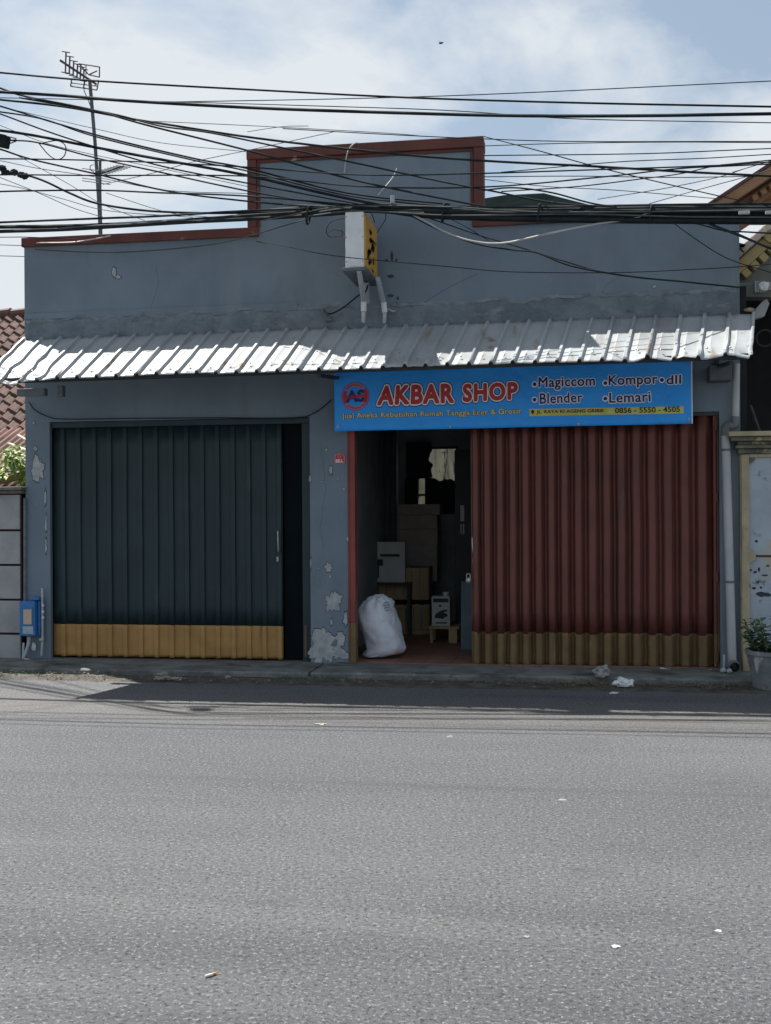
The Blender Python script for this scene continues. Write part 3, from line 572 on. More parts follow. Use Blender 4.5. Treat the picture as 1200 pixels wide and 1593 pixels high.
def text_mesh(body, offset, shear=0.0, space=1.0):
    cu = bpy.data.curves.new('lettering', 'FONT'); cu.body = body; cu.size = 1.0; cu.offset = offset; cu.shear = shear; cu.space_character = space
    cu.resolution_u = 4; cu.fill_mode = 'BOTH'
    o = bpy.data.objects.new('lettering', cu); COL.objects.link(o)
    dg = bpy.context.evaluated_depsgraph_get(); dg.update()
    me = bpy.data.meshes.new_from_object(o.evaluated_get(dg)); vs = [v.co.copy() for v in me.vertices]; fs = [tuple(p.vertices) for p in me.polygons]
    bpy.data.objects.remove(o); bpy.data.meshes.remove(me); bpy.data.curves.remove(cu)
    return vs, fs
def lettering(body, quad, layers, parent, plane_y, wave=None, shear=0.0, space=1.0, name='lettering', dy0=0.004):
    """quad: photo pixels of lower-left, lower-right, upper-left, upper-right of the text; layers: [(stroke growth, material)] front first.
    Strokes are fattened by laying shifted copies of the plain glyphs (no curve offset, which tears sharp letters)."""
    base, fs = text_mesh(body, 0.0, shear, space); g0 = layers[0][0]
    x0, x1 = min(v.x for v in base) - g0, max(v.x for v in base) + g0; y0, y1 = min(v.y for v in base) - g0, max(v.y for v in base) + g0
    q = [P(a, b, plane_y) for a, b in quad]
    # words: clusters of glyphs along x
    fx = sorted((min(base[i].x for i in f), max(base[i].x for i in f)) for f in fs); words = []
    for a, b in fx:
        if words and a - words[-1][1] < 0.17 * space: words[-1][1] = max(words[-1][1], b)
        else: words.append([a, b])
    for (wa, wb) in words:
        wf = [f for f in fs if wa - 1e-5 <= base[f[0]].x <= wb + 1e-5]
        for i, (off, m) in enumerate(layers):
            mb = MB(); n = 12 if off else 0; dy = dy0 + 0.0024 * (len(layers) - 1 - i)
            for k in range(n + 1):
                sx, sy = (0, 0) if k == n else (off * math.cos(2 * math.pi * k / n), off * math.sin(2 * math.pi * k / n)); out = []
                for v in base:
                    u = (v.x + sx - x0) / (x1 - x0); w = (v.y + sy - y0) / (y1 - y0)
                    p = (q[0] * (1 - u) + q[1] * u) * (1 - w) + (q[2] * (1 - u) + q[3] * u) * w
                    p.y = plane_y - dy - k * 0.0001 + (wave(p.x, p.z) if wave else 0); out.append(p)
                idx = sorted({t for f in wf for t in f}); mp_ = {t: c for c, t in enumerate(idx)}
                mb.add([out[t] for t in idx], [tuple(mp_[t] for t in f) for f in wf])
            mb.build(name if i == 0 else 'letter_outline', m, parent, smooth=0)
def B(body, quad, layers, **k): lettering(body, quad, layers, ban, BY, bwave, **k)
B('AKBAR', [(587, 631), (707, 627), (590, 600), (706, 596)], [(0.050, 'bred'), (0.100, 'bwhite'), (0.140, 'bnavy')], space=1.16, name='shop_name')
B('SHOP', [(720, 626), (806, 622), (720, 597), (806, 594)], [(0.050, 'bred'), (0.100, 'bwhite'), (0.140, 'bnavy')], space=1.16, name='shop_name')
B('Jual Aneka Kebutuhan Rumah Tangga Ecer & Grosir', [(533, 653.5), (812, 646), (532.5, 643), (811.5, 635)], [(0.018, 'bcream'), (0.066, 'bblack')], space=1.07, name='slogan')
for body, quad in (('Magiccom', [(838, 608), (926, 605), (838, 587), (926, 584)]), ('Kompor', [(947, 604), (1024, 602), (947, 584), (1023, 581)]), ('dll', [(1037, 598), (1060, 597), (1037, 584), (1060, 583)]),
                   ('Blender', [(840, 629), (907, 626), (840, 612), (906, 610)]), ('Lemari', [(948, 627), (1013, 625), (948, 611), (1012, 608)])):
    B(body, quad, [(0.022, 'bnavy'), (0.078, 'bwhite')], space=1.07, name='product_name')
def disc(px, py, r, m, dy, n=20, name='bullet', parent=None, ry=None):
    c = P(px, py, BY); R_ = r * 12 / FPX; Rz = (ry or r) * 12 / FPX
    mb = MB(); vs = []
    for k in range(n):
        a = 2 * math.pi * k / n; x, z = c.x + R_ * math.cos(a), c.z + Rz * math.sin(a); vs.append((x, BY - dy + bwave(x, z), z))
    return mb.add(vs, [tuple(range(n))]).build(name, m, parent or ban, smooth=0)
for px, py in ((832, 598), (942, 596), (1030, 591), (832, 622), (942, 620)):
    disc(px, py, 4.6, 'bwhite', .004); disc(px, py, 2.9, 'bnavy', .0065)
# yellow address strip
mb = MB(); vs = []
for k in range(41):
    u = k / 40; a = P(824 + 240 * u, 647.5 - 4.6 * u, BY); b = P(824 + 240 * u, 636.5 - 4.6 * u, BY)
    for p in (a, b): vs.append((p.x, BY - .0045 + bwave(p.x, p.z), p.z))
mb.add(vs, [(2 * k, 2 * k + 2, 2 * k + 3, 2 * k + 1) for k in range(40)]).build('address_strip', 'byellow', ban, smooth=0)
B('JL. RAYA KI AGENG GRIBIK', [(835, 645), (941, 643), (835, 638.5), (941, 636)], [(0.022, 'bblack')], dy0=.007, name='street_address')
B('0856 - 5550 - 4505', [(957, 643), (1058, 641), (957, 634.5), (1058, 632)], [(0.022, 'bblack')], dy0=.007, name='phone_number')
disc(829, 640.5, 2.6, 'bblack', .007, name='location_pin'); p = P(829, 643.5, BY)
MB().add([(p.x - .016, BY - .0072 + bwave(p.x, p.z), p.z + .012), (p.x, BY - .0072 + bwave(p.x, p.z), p.z - .012), (p.x + .016, BY - .0072 + bwave(p.x, p.z), p.z + .012)], [(0, 1, 2)]).build('location_pin', 'bblack', ban, smooth=0)
disc(951, 638.5, 3.6, 'bcream', .007, name='phone_icon'); disc(951, 638.5, 2.2, 'byellow', .0085, name='phone_icon')
# round emblem
def ringm(px, py, r0, r1, m, dy, a0=0, a1=360, n=48, name='emblem_ring'):
    c = P(px, py, BY); mb = MB(); vs = []
    for k in range(n + 1):
        a = rad(a0 + (a1 - a0) * k / n)
        for r in (r0, r1):
            x, z = c.x + r * 12.4 / FPX * math.cos(a), c.z + r * 12.4 / FPX * math.sin(a); vs.append((x, BY - dy + bwave(x, z), z))
    mb.add(vs, [(2 * k, 2 * k + 1, 2 * k + 3, 2 * k + 2) for k in range(n)]).build(name, m, ban, smooth=0)
ringm(553.5, 617, 20.5, 21.7, 'bred', .004)
ringm(553.5, 617, 13.8, 19.5, 'bred', .0045, 150, 215); ringm(553.5, 617, 13.8, 19.5, 'bred', .0045, -35, 40)
ringm(553.5, 617, 15.4, 19.3, 'bpink', .0042, 45, 145); ringm(553.5, 617, 15.4, 19.3, 'bpink', .0042, 220, 322)
for k in range(9):
    for a in (55 + k * 10, 232 + k * 10): ringm(553.5, 617, 16.4, 18.6, 'bred', .0062, a, a + 6, 3, 'emblem_letter')
B('AS', [(539, 627), (568, 625), (539, 608), (568, 606)], [(0.045, 'bnavy')], dy0=.0075)
mb = MB(); a, b = P(537, 618.5, BY), P(570, 615.5, BY)
mb.grid(8, 1, lambda u, v: (a.x + (b.x - a.x) * u, BY - .0095 + bwave(a.x + (b.x - a.x) * u, a.z), a.z + (b.z - a.z) * u + .016 * (v - .5) * 2)).build('emblem_bar', 'bred', ban, smooth=0)

# ------------------------------------------------------------------ projecting sign box
SY0, SY1 = -0.84, -0.10
s0, s1 = P(537.5, 417, SY0), P(566, 328, SY0)
SX0, SX1, SZ0, SZ1 = s0.x, s1.x, s0.z, s1.z
sg = thing('sign_box', 'projecting shop sign with white front edge and yellow brush lettered side on pipe legs', 'sign', ((SX0 + SX1) / 2, -0.1, SZ0))
MB().box(SX0, SX1, SY0, SY1, SZ0, SZ1).build('cabinet', 'signwhite', sg, smooth=0, bevel=.012)
MB().box(SX1 + .001, SX1 + .012, SY0 + .02, SY1 - .02, SZ0 + .012, SZ1 - .012).build('yellow_face', 'signyellow', sg, smooth=0, bevel=.003)
MB().box(SX0 - .004, SX0 - .001, SY0 + .05, SY1 - .02, SZ0 + .012, SZ1 - .012).build('yellow_face', 'signyellow', sg, smooth=0, bevel=.003)
rv = MB()
for z in (SZ0 + .06, SZ0 + .3, SZ1 - .05):
    for x in (SX0 + .012, SX1 - .012): rv.tube([(x, SY0 + .001, z), (x, SY0 - .004, z)], .005, 8)
rv.build('rivet', 'signbase', sg)
MB().box(SX0 - .03, SX1 + .035, SY0 - .03, SY1 + .03, SZ0 - .035, SZ0 - .002).build('tray', 'signbase', sg, smooth=0, bevel=.006)
ink = MB(); rng = random.Random(5)
def stroke(pts, w):      # brush stroke on the side face: pts in (y fraction from front, z fraction from bottom)
    pp = [Vector((SX1 + .0135, SY0 + .05 + (SY1 - SY0 - .1) * a, SZ0 + .03 + (SZ1 - SZ0 - .06) * b)) for a, b in pts]
    pp = catmull(pp, 5); vs = []; n = len(pp)
    for i, p in enumerate(pp):
        d = (pp[min(i + 1, n - 1)] - pp[max(i - 1, 0)]).normalized(); s_ = Vector((0, -d.z, d.y)); ww = w * (0.35 + 0.65 * math.sin(math.pi * min(1, .15 + i / n)))
        vs += [p + s_ * ww, p - s_ * ww]
    ink.add(vs, [(2 * i, 2 * i + 1, 2 * i + 3, 2 * i + 2) for i in range(n - 1)])
for cy, cz in ((.42, .76), (.44, .66), (.54, .60), (.68, .58), (.60, .52), (.36, .38), (.22, .32), (.26, .25), (.36, .17)):
    for k in range(4):
        a, b = cy + rng.uniform(-.10, .10), cz + rng.uniform(-.05, .05)
        stroke([(a - rng.uniform(.02, .10), b - rng.uniform(.02, .07)), (a + rng.uniform(-.03, .03), b), (a + rng.uniform(.02, .12), b + rng.uniform(.01, .08))], .0165)
for k in range(4): stroke([(.58, .30 - k * .035), (.68, .31 - k * .035), (.74, .29 - k * .035)], .009)
stroke([(.48, .62), (.62, .66), (.95, .68)], .018); stroke([(.5, .07), (.62, .03), (.7, .08)], .016)
ink.build('brush_lettering', 'ink', sg, smooth=0)
for (a, b, ya, yb) in (((559, 428), (566, 468), -.85, -.22), ((588, 427), (597, 470), -.42, -.12), ((570, 440), (572, 470), -.30, -.10), ((590, 430), (594, 465), -.20, -.06)):
    p0, p1 = P(*a, ya), P(*b, yb); p0.z = SZ0 - .03
    mb = MB(); mb.tube([p0, p1], .026, 10); mb.build('pipe_leg', 'pvc', sg)
for (a, b, ya, yb) in (((566, 468), (566, 484), -.22, -.2), ((597, 470), (599, 486), -.12, -.10)):
    mb = MB(); p, q = P(*a, ya), P(*b, yb); mb.tube([p, q], .030, 10); mb.tube(catmull([q, q + Vector((-.01, .04, -.05)), q + Vector((-.02, .09, -.09))], 4), .02, 8); mb.build('pipe_foot', 'signwhite', sg)
cw = MB(); cw.tube(catmull([P(505, 485, -.06), P(515, 488, -.08), P(535, 478, -.12), P(556, 461, -.25), P(570, 452, -.3), P(571, 440, -.3), P(563, 430, -.5)], 8), .008)
cw.build('supply_wire', 'black', sg)

# ------------------------------------------------------------------ doorbell sign on the pillar
bs = thing('bell_sign', 'small red arched BELL plate on the pillar left of the open doorway', 'bell sign', P(528, 713, -.01))
def arch(x0, x1, z0, z1, k=.3, n=9):
    w = (x1 - x0) / 2; c = (x0 + x1) / 2; hz = w * k
    return [(x0, z0), (x1, z0)] + [(c + w * math.cos(math.pi * i / n), z1 - hz * 1.6 + hz * 1.6 * math.sin(math.pi * i / n)) for i in range(n + 1)]
a, b = P(521, 721, 0), P(537, 705, 0)
MB().prism(arch(a.x, b.x, a.z, b.z), -.012, 0.0005).build('plate', 'bpink', bs, smooth=0, bevel=.002)
MB().prism(arch(a.x + .014, b.x - .014, a.z + .014, b.z - .012), -.0145, -.0122).build('red_field', 'bred', bs, smooth=0)
q = P(529, 709.5, 0); MB().tube([(q.x, -.0147, q.z), (q.x, -.022, q.z)], .022, 16).build('button', 'bpink', bs); MB().tube([(q.x, -.0222, q.z), (q.x, -.025, q.z)], .008, 12).build('button_dot', 'ink', bs)
lettering('BELL', [(523.3, 719.5), (534.6, 719.3), (523.3, 714.6), (534.6, 714.4)], [(0.02, 'bwhite')], bs, 0.0, dy0=.0165)

# ------------------------------------------------------------------ downpipe
dp = thing('downpipe', 'grey plastic downpipe leaning down the right edge of the shop', 'downpipe', P(1140, 1040, -.1))
MB().tube([P(1146, 566, -.1), P(1144.5, 650, -.1)], .036, 14).build('upper_pipe', 'pvc', dp)
MB().tube(catmull([P(1144.5, 648, -.1), P(1143, 661, -.1), P(1130, 664, -.1), P(1129, 680, -.1)], 5), .043, 14).build('elbow', 'pvcdark', dp)
MB().tube([P(1129, 678, -.1), P(1139.5, 1040, -.1)], .044, 14).build('lower_pipe', 'pvc', dp)
oq = P(1139.5, 1036, -.1)
MB().tube(catmull([oq, oq + Vector((0, -.01, -.05)), Vector((oq.x, -.19, .112)), Vector((oq.x, -.30, .108))], 5), .054, 16, cap=False).build('outlet', 'pvcdark', dp, solid=.006)
for px, py in ((1130, 700), (1136, 905)):
    q = P(px, py, -.1); MB().tube([q + Vector((0, 0, -.012)), q + Vector((0, 0, .012))], .048, 14).build('strap', 'pvcdark', dp)
tq = Vector((P(1129, 1040, -.3).x, -.28, .05))
tp = thing('water_tap', 'small pale water tap and valve beside the foot of the downpipe', 'tap', tq)
MB().tube([tq + Vector((0, .10, 0)), tq + Vector((0, .10, .17))], .012, 8).build('riser', 'pvc', tp)
blob(tq + Vector((-.02, 0, .028)), .03, .03, .026, .2, seed=3).build('valve', 'pvc', tp)
blob(tq + Vector((.035, -.02, .026)), .028, .028, .024, .2, seed=5).build('spout', 'pvc', tp)

# ------------------------------------------------------------------ meter box
mt = thing('meter_box', 'blue utility meter box on the left corner pillar with pipes below', 'meter box', P(46, 962, -.03))
a, b = P(33, 989, -.1), P(57, 935, -.1)
MB().box(a.x, b.x, -.14, -0.002, a.z, b.z).build('case', 'meterblue', mt, smooth=0, bevel=.012)
a2, b2 = P(56, 988, -.05), P(64, 934, -.05); MB().box(b.x + .003, b2.x, -.08, -0.002, a2.z, b2.z).build('side_case', 'meterblue', mt, smooth=0, bevel=.012)
a, b = P(37.5, 971, -.14), P(50, 948, -.14); MB().box(a.x - .012, b.x + .012, -.148, -.1405, a.z - .02, b.z + .03).build('window_frame', 'meterblue', mt, smooth=0, bevel=.004)
MB().box(a.x, b.x, -.153, -.149, a.z, b.z).build('window', 'meterwin', mt, smooth=0)
a, b = P(36, 986, -.14), P(52, 974, -.14); MB().box(a.x, b.x, -.144, -.1405, a.z, b.z).build('sticker', 'sticker', mt, smooth=0)
q = P(58.5, 930, -.05); MB().box(q.x - .055, q.x + .045, -.11, -.0, q.z - .02, q.z + .014).build('cap', 'meterblue', mt, smooth=0, bevel=.005)
MB().tube([P(66, 915, -.05), P(66.5, 992, -.06), P(65, 1020, -.06)], .014, 8).build('riser_pipe', 'pvc', mt)
mb = blob(P(65, 995, -.06), .03, .03, .022, .15, seed=2); mb.build('pipe_joint', 'pvc', mt)
for py in (942, 952, 961): blob(P(67, py, -.07), .016, .016, .02, .2, seed=py).build('pipe_joint', 'signwhite', mt)
MB().tube(catmull([P(46, 990, -.08), P(44, 1003, -.08), P(37, 1024, -.1)], 5), .018, 8).build('drain_pipe', 'pvc', mt)
MB().tube([P(37, 1000, -.08), P(36, 1024, -.1), P(50, 1028, -.12)], .013, 8).build('drain_pipe', 'pvc', mt)
MB().tube([P(39, 775, -.03), P(39, 935, -.03)], .016, 8).build('conduit', 'pvcdark', mt)
blob(P(53, 1006, -.03), .026, .012, .04, .5, seed=4).build('torn_tag', 'signwhite', mt)
wr = catmull([P(45, 625, -.03), P(55, 638, -.03), P(75, 648, -.03), P(100, 652, -.03), P(200, 651, -.03), P(330, 650, -.03), P(455, 650, -.03), P(490, 642, -.03), P(516, 622, -.03)], 8)
tag(MB().tube(wr, .006).build('cable', 'black'), 'thin black wire tacked along the wall just above the dark slate gate', 'cable')

# ------------------------------------------------------------------ goods inside the open doorway
def smooth_sack():
    # a stuffed woven sack, leaning left with a gathered neck; rows give photo height and the left and right outline
    R_ = [(1020, 566, 600), (1018, 566.5, 612), (1014, 568, 626), (1008, 571, 631), (1000, 569.5, 630.5), (992, 566, 628), (984, 562.5, 625), (975, 559, 622), (966, 556.5, 619), (957, 556, 616.5), (949, 557, 614.5), (942, 560.5, 612.5), (936, 566.5, 610), (932, 573, 606), (929, 579, 600), (926.5, 584, 596)]
    by = 0.42; n = 56; mb = MB(); vs = []; fine = []
    for i in range(len(R_) - 1):
        for k in range(3): fine.append(tuple(R_[i][q] + (R_[i + 1][q] - R_[i][q]) * k / 3 for q in range(3)))
    fine.append(R_[-1]); m = len(fine)
    for j, (py, l, r) in enumerate(fine):
        a, b = P(l, py, by), P(r, py, by); v = j / (m - 1)
        cx, rr = (a.x + b.x) / 2, (b.x - a.x) / 2; z = max(0.064, a.z)
        dp = 0.20 * math.sin(math.pi * min(1, max(0, .12 + .80 * v))) ** .6 + .02
        for k in range(n):
            t = 2 * math.pi * k / n; c, s_ = math.cos(t), math.sin(t)
            x = cx + rr * c; y = by + dp * s_
            d = Vector((c * 1.2, s_ * 1.2, v * 3))
            f = 0.020 * noise.noise(d * 1.5) + 0.013 * noise.noise(Vector((c * 3 + v * 3, s_ * 3, v * 9)))
            f += 0.016 * abs(noise.noise(Vector((c * 6 + v * 2, s_ * 6, v * 2.0)))) * (1 if v > .55 else .5)
            f += max(0, v - .60) * .085 * math.sin(t * 11 + v * 5 + 2 * noise.noise(d)) + .010 * noise.noise(Vector((c * 9, s_ * 9, v * 16 + 4))) + max(0, .22 - v) * .05 * math.sin(t * 8 + 1)
            vs.append((x + f * c, y + f * s_, z + (.012 * noise.noise(d * 3) if 0 < j < m - 1 else 0)))
    mb.add(vs, [(j * n + k, j * n + (k + 1) % n, (j + 1) * n + (k + 1) % n, (j + 1) * n + k) for j in range(m - 1) for k in range(n)] + [tuple(range(n - 1, -1, -1)), tuple(range((m - 1) * n, m * n))])
    return mb, Vector((P(598, 1019, by).x, by, .063))
mb, o_ = smooth_sack()
sk = thing('sack', 'plump white woven sack standing just inside the open doorway', 'sack', o_)
body = mb.build('body', 'sack', sk, smooth=80)
tie = blob(P(590, 928, .40), .055, .05, .022, .9, 3.5, 4, 4); tie.build('neck_fold', 'sack', sk, smooth=80)
pr = MB()
for (u0, v0, u1, v1) in ((597, 938, 606, 937), (596, 942, 607, 941), (598, 946, 605, 945), (600, 950, 606, 949)):
    pr.tube([P(u0, v0, .245), P((u0 + u1) / 2, v0 - 1, .238), P(u1, v1, .25)], .006, 5)
pr.build('print', 'sackprint', sk)

def carton(px0, py0, px1, py1, y, dep, m, label, name='carton', group=None, lid=True):
    a, b = P(px0, py1, y), P(px1, py0, y)
    t = thing(name, label, 'box', ((a.x + b.x) / 2, y + dep / 2, a.z), group)
    MB().box(a.x, b.x, y, y + dep, a.z, b.z).build('case', m, t, smooth=0, bevel=.006)
    return t, a, b
# crates of raw wood
def crate(px0, py0, px1, py1, y, label, slats):
    a, b = P(px0, py1, y), P(px1, py0, y); t = thing('wooden_crate', label, 'crate', ((a.x + b.x) / 2, y + .2, a.z))
    core = MB().box(a.x + .012, b.x - .012, y + .022, y + .42, a.z + .012, b.z - .012); core.build('inner_box', 'carton', t, smooth=0)
    w = (b.x - a.x) / slats; sl = MB()
    for i in range(slats):
        sl.box(a.x + i * w + .008, a.x + (i + 1) * w - .008, y, y + .020, a.z, b.z - random.random() * .012)
    sl.build('slat', 'crate', t, smooth=0, bevel=.003)
    for x in (a.x, b.x - .012): MB().box(x, x + .0115, y + .0222, y + .42, a.z + .0, b.z).build('side', 'crate', t, smooth=0)
    for r0, r1 in ((b.z - .055, b.z - .015), (a.z + .01, a.z + .05)): MB().box(a.x - .004, b.x + .004, y - .016, y - .001, r0, r1).build('rail', 'crate', t, smooth=0, bevel=.003)
    return t, a, b
zf = 0.066
_, ca, cb = crate(608, 940, 668, 987, 2.9, 'lower raw wood crate of goods standing on the shop floor behind the sack', 5)
_, da, db = crate(588, 882, 667, 933, 2.85, 'upper raw wood crate of goods under the dark cartons', 6)
# pallet carrying the lower crate
a = P(603, 1000, 2.88); zb = P(608, 987, 2.9).z
pl = thing('pallet', 'low timber pallet on the floor under the lower crate', 'pallet', ((ca.x + cb.x) / 2, 3.1, zf))
MB().box(ca.x - .04, cb.x + .02, 2.86, 3.35, max(zf + .06, zb - .03), zb - .001).build('deck', 'crate', pl, smooth=0)
for x in (ca.x - .02, cb.x - .08): MB().box(x, x + .08, 2.88, 3.33, zf, max(zf + .06, zb - .03)).build('block', 'crate', pl, smooth=0)
# padding between the two crates
mb = MB().grid(24, 6, lambda u, v: (da.x + (db.x - da.x) * u, 2.86 + .4 * v, cb.z + (da.z - cb.z) * (.5 + .5 * math.sin(u * 20 + v * 3)) * .7 + .002))
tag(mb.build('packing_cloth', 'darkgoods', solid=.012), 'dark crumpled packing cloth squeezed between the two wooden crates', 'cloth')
for i, (a, lab) in enumerate([((600, 868, 680, 904), 'dark carton at the bottom of the tall carton stack'), ((606, 848, 680, 868), 'thin dark carton second from the bottom of the tall stack'),
                              ((602, 823, 681, 848), 'dark carton in the middle of the tall stack'), ((604, 801, 680, 823), 'dark carton second from the top of the tall stack'), ((612, 784, 684, 801), 'uppermost dark carton of the tall stack near the bright window')]):
    carton(*a, 3.35, .42, 'carton', lab, group='dark cartons stacked in the doorway')
tt, a, b = carton(578, 843, 630, 906, 2.7, .12, 'whitecarton', 'white printed carton leaning at the left of the wooden crates')
mb = MB(); p0, p1 = P(584, 893, 2.7), P(600, 868, 2.7)
for (u0, v0, u1, v1) in ((581, 899, 590, 880), (584, 880, 596, 870), (592, 866, 622, 862)):
    p0, p1 = P(u0, v0, 2.7), P(u1, v1, 2.7); mb.box(p0.x, p1.x, 2.697, 2.6995, p0.z, p1.z)
mb.build('print', 'printblack', tt, smooth=0)
ma, mbb = P(560, 845, 2.7), 0
rk = thing('display_shelf', 'dark low display shelf carrying the white printed carton behind the sack', 'shelf', (a.x + .15, 2.9, zf))
MB().box(a.x - .15, b.x + .08, 2.66, 2.84, a.z - .03, a.z - .001).build('top', 'cabinet', rk, smooth=0)
for x in (a.x - .14, b.x + .03): MB().box(x, x + .04, 2.68, 2.82, zf, a.z - .03).build('leg', 'cabinet', rk, smooth=0)
# stool with the white box and a small cup
sa, sb = P(667, 1000, 1.9), P(715, 975, 1.9)
st = thing('low_stool', 'low wooden stool inside the doorway with a white box on it', 'stool', ((sa.x + sb.x) / 2, 2.05, zf))
MB().box(sa.x, sb.x, 1.88, 2.28, sb.z - .028, sb.z).build('seat', 'crate', st, smooth=0, bevel=.005)
for x, y in ((sb.x - .13, 1.9), (sa.x + .02, 1.9), (sb.x - .13, 2.2), (sa.x + .02, 2.2)):
    MB().box(x, x + (.10 if x > sa.x + .1 else .03), y, y + .05, zf, sb.z - .0285).build('leg', 'crate', st, smooth=0)
a, b = P(672, 973, 1.93), P(700, 928, 1.93)
wb = thing('box', 'white box printed with a dark leaf like picture standing on the low stool', 'box', ((a.x + b.x) / 2, 2.05, sb.z))
MB().box(a.x, b.x, 1.93, 2.16, sb.z + .001, b.z).build('case', 'whitecarton', wb, smooth=0, bevel=.005)
mb = MB(); pr = [(676, 961), (678, 955), (684, 951), (690, 949), (696, 948), (696, 951), (690, 953), (696, 955), (697, 959), (692, 960), (690, 963), (682, 962)]
mb.prism([(lambda q: (q.x, q.z))(P(u, v, 1.93)) for u, v in pr][::-1], 1.9275, 1.9295)
for (u0, v0, u1, v1) in ((674, 937, 698, 931), (683, 944, 687, 941), (678, 970, 695, 968)):
    p0, p1 = P(u0, v0, 1.93), P(u1, v1, 1.93); mb.box(p0.x, p1.x, 1.9275, 1.9295, p0.z, p1.z)
mb.build('print', 'printblack', wb, smooth=0)
q = P(694, 928, 2.0); q.z = b.z + .001
mb = MB().lathe(q, [(.036, 0), (.042, .045), (.044, .05), (.038, .05), (.034, .01)], 18)
tag(mb.build('cup', 'whitecarton'), 'small white cup standing on top of the printed white box', 'cup')
# leaning board and cabinet at the right of the doorway
a, b = P(717, 1004, 1.2), P(729, 906, 1.2)
bo = MB().obox(((a.x + b.x) / 2 + .05, 1.3, (zf + b.z) / 2), (.10, 0, 0), (0, .012, .0), (0.0, .06, (b.z - zf) / 2))
tag(bo.build('board', 'board', smooth=0, bevel=.004), 'blue grey board leaning inside the doorway beside the red gate', 'board')
a, b = P(709, 1000, 2.6), P(760, 690, 2.6)
cbn = thing('cabinet', 'tall dark cabinet in the gloom behind the red gate with a pale lock plate', 'cabinet', ((a.x + b.x) / 2, 2.8, zf))
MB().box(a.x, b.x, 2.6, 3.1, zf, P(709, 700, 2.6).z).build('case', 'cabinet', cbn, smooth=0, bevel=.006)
p0, p1 = P(716.5, 811, 2.6), P(722.5, 786, 2.6); MB().box(p0.x, p1.x, 2.59, 2.5995, p0.z, p1.z).build('lock_plate', 'pvc', cbn, smooth=0)
for px in (717.5, 721.5): MB().tube([P(px, 815, 2.58), P(px, 831, 2.58)], .008, 6).build('handle', 'signwhite', cbn)
# things hung in front of the rear window
def hung(pts, y, label, name='hanging_goods'):
    mb = MB(); mb.prism([(lambda q: (q.x, q.z))(P(u, v, y)) for u, v in pts], y, y + .16)
    tag(mb.build(name, 'darkgoods', smooth=0, bevel=.02), label, 'goods')
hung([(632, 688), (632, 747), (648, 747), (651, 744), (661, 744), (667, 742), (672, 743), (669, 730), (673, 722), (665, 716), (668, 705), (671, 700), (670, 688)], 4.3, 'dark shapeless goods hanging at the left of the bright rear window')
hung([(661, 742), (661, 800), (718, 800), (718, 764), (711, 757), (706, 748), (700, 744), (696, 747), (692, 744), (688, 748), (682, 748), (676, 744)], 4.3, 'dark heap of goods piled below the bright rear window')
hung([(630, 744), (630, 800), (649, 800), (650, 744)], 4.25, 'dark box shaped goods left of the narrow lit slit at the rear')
# folded corrugated leaf standing along the left side of the room
xs = [P(550 + i * 8.2, 760, 3.0).x for i in range(9)]
lf = gate_sheet(xs, 0, 0.066, 2.75, 3.1, [(0, 0), (.3, -.05), (.5, -.05), (.8, 0)]).build('folding_leaf', 'innerleaf', smooth=20, solid=.004)
tag(lf, 'dim corrugated gate leaf folded back inside the doorway above the sack', 'gate leaf')
# wall of the yard behind
yw = MB().box(-7, 3, 7.6, 7.75, 0, 3.4).build('yard_wall', 'yardwall', smooth=0)
tag(yw, 'stained pale yard wall glimpsed through the rear window of the shop', 'wall')

# ------------------------------------------------------------------ left neighbour
bwl = thing('boundary_wall', 'grey panelled boundary wall with maroon grooves left of the shop', 'wall', P(-20, 1030, 0.0))
xr = P(31.5, 900, 0.0).x; ys = [768, 825, 879, 933, 986, 1030]; xl = xr - 4.2
zs = [P(20, v, 0).z for v in ys]; zs[-1] = 0.02
MB().box(xl, xr + .01, 0.03, 0.20, 0.0, zs[0]).build('core', 'maroon', bwl, smooth=0)
for k in range(6):
    x1 = xr - k * .72; x0 = x1 - .70
    pn = MB()
    for j in range(5): pn.box(x0, x1, 0.0, 0.0295, zs[j + 1] + .012, zs[j] - .012)
    pn.build('panel', 'panel', bwl, smooth=0, bevel=.004)
cpz = zs[0]; MB().box(xl, xr + .055, -.06, .26, cpz + .001, cpz + .035).build('cap', 'mould', bwl, smooth=0, bevel=.008)
MB().box(xl, xr + .085, -.13, .29, cpz + .036, cpz + .075).build('cap', 'mould', bwl, smooth=0, bevel=.01)

lh = thing('tiled_house', 'neighbour house with wavy clay tile roof left of the shop', 'house', (-10.0, 4.2, 0))
ez, rz = P(10, 700, 2.6).z, P(10, 491, 6.0).z
def tilefn(u, v):
    x = -15.0 + u * 8.85; y = 2.6 + 3.4 * v; z = ez + (rz - ez) * v
    row = v * 17; fr = row - math.floor(row); tw = .185; ph = (x / tw) % 1.0
    wave = .030 * math.sin(2 * math.pi * ph) + .010 * math.sin(4 * math.pi * ph)
    k = noise.noise(Vector((math.floor(x / tw) * 3.3, math.floor(row) * 2.7, 0)))
    return (x, y - .010 * k, z + wave + .040 * (1 - fr) + .006 * k)
mbt = MB(); NU = 48 * 8; rows = []
for r in range(17):
    for f in (0.0, 0.5, 0.999): rows.append((r + f) / 17)
vs = [tilefn(i / NU, v) for v in rows for i in range(NU + 1)]; W = NU + 1
mbt.add(vs, [(j * W + i, j * W + i + 1, (j + 1) * W + i + 1, (j + 1) * W + i) for j in range(len(rows) - 1) for i in range(NU)])
mbt.build('roof', 'tile', lh, smooth=40)
mb = MB()
for k in range(26): mb.tube([(-15 + k * .34, 6.0, rz + .01), (-15 + k * .34 + .36, 6.0, rz + .028)], [.085, .10], 10)
mb.build('ridge_tile', 'tile', lh)
MB().box(-15, -6.2, 2.9, 9.0, 0, ez + .05).build('wall', 'panel', lh, smooth=0)
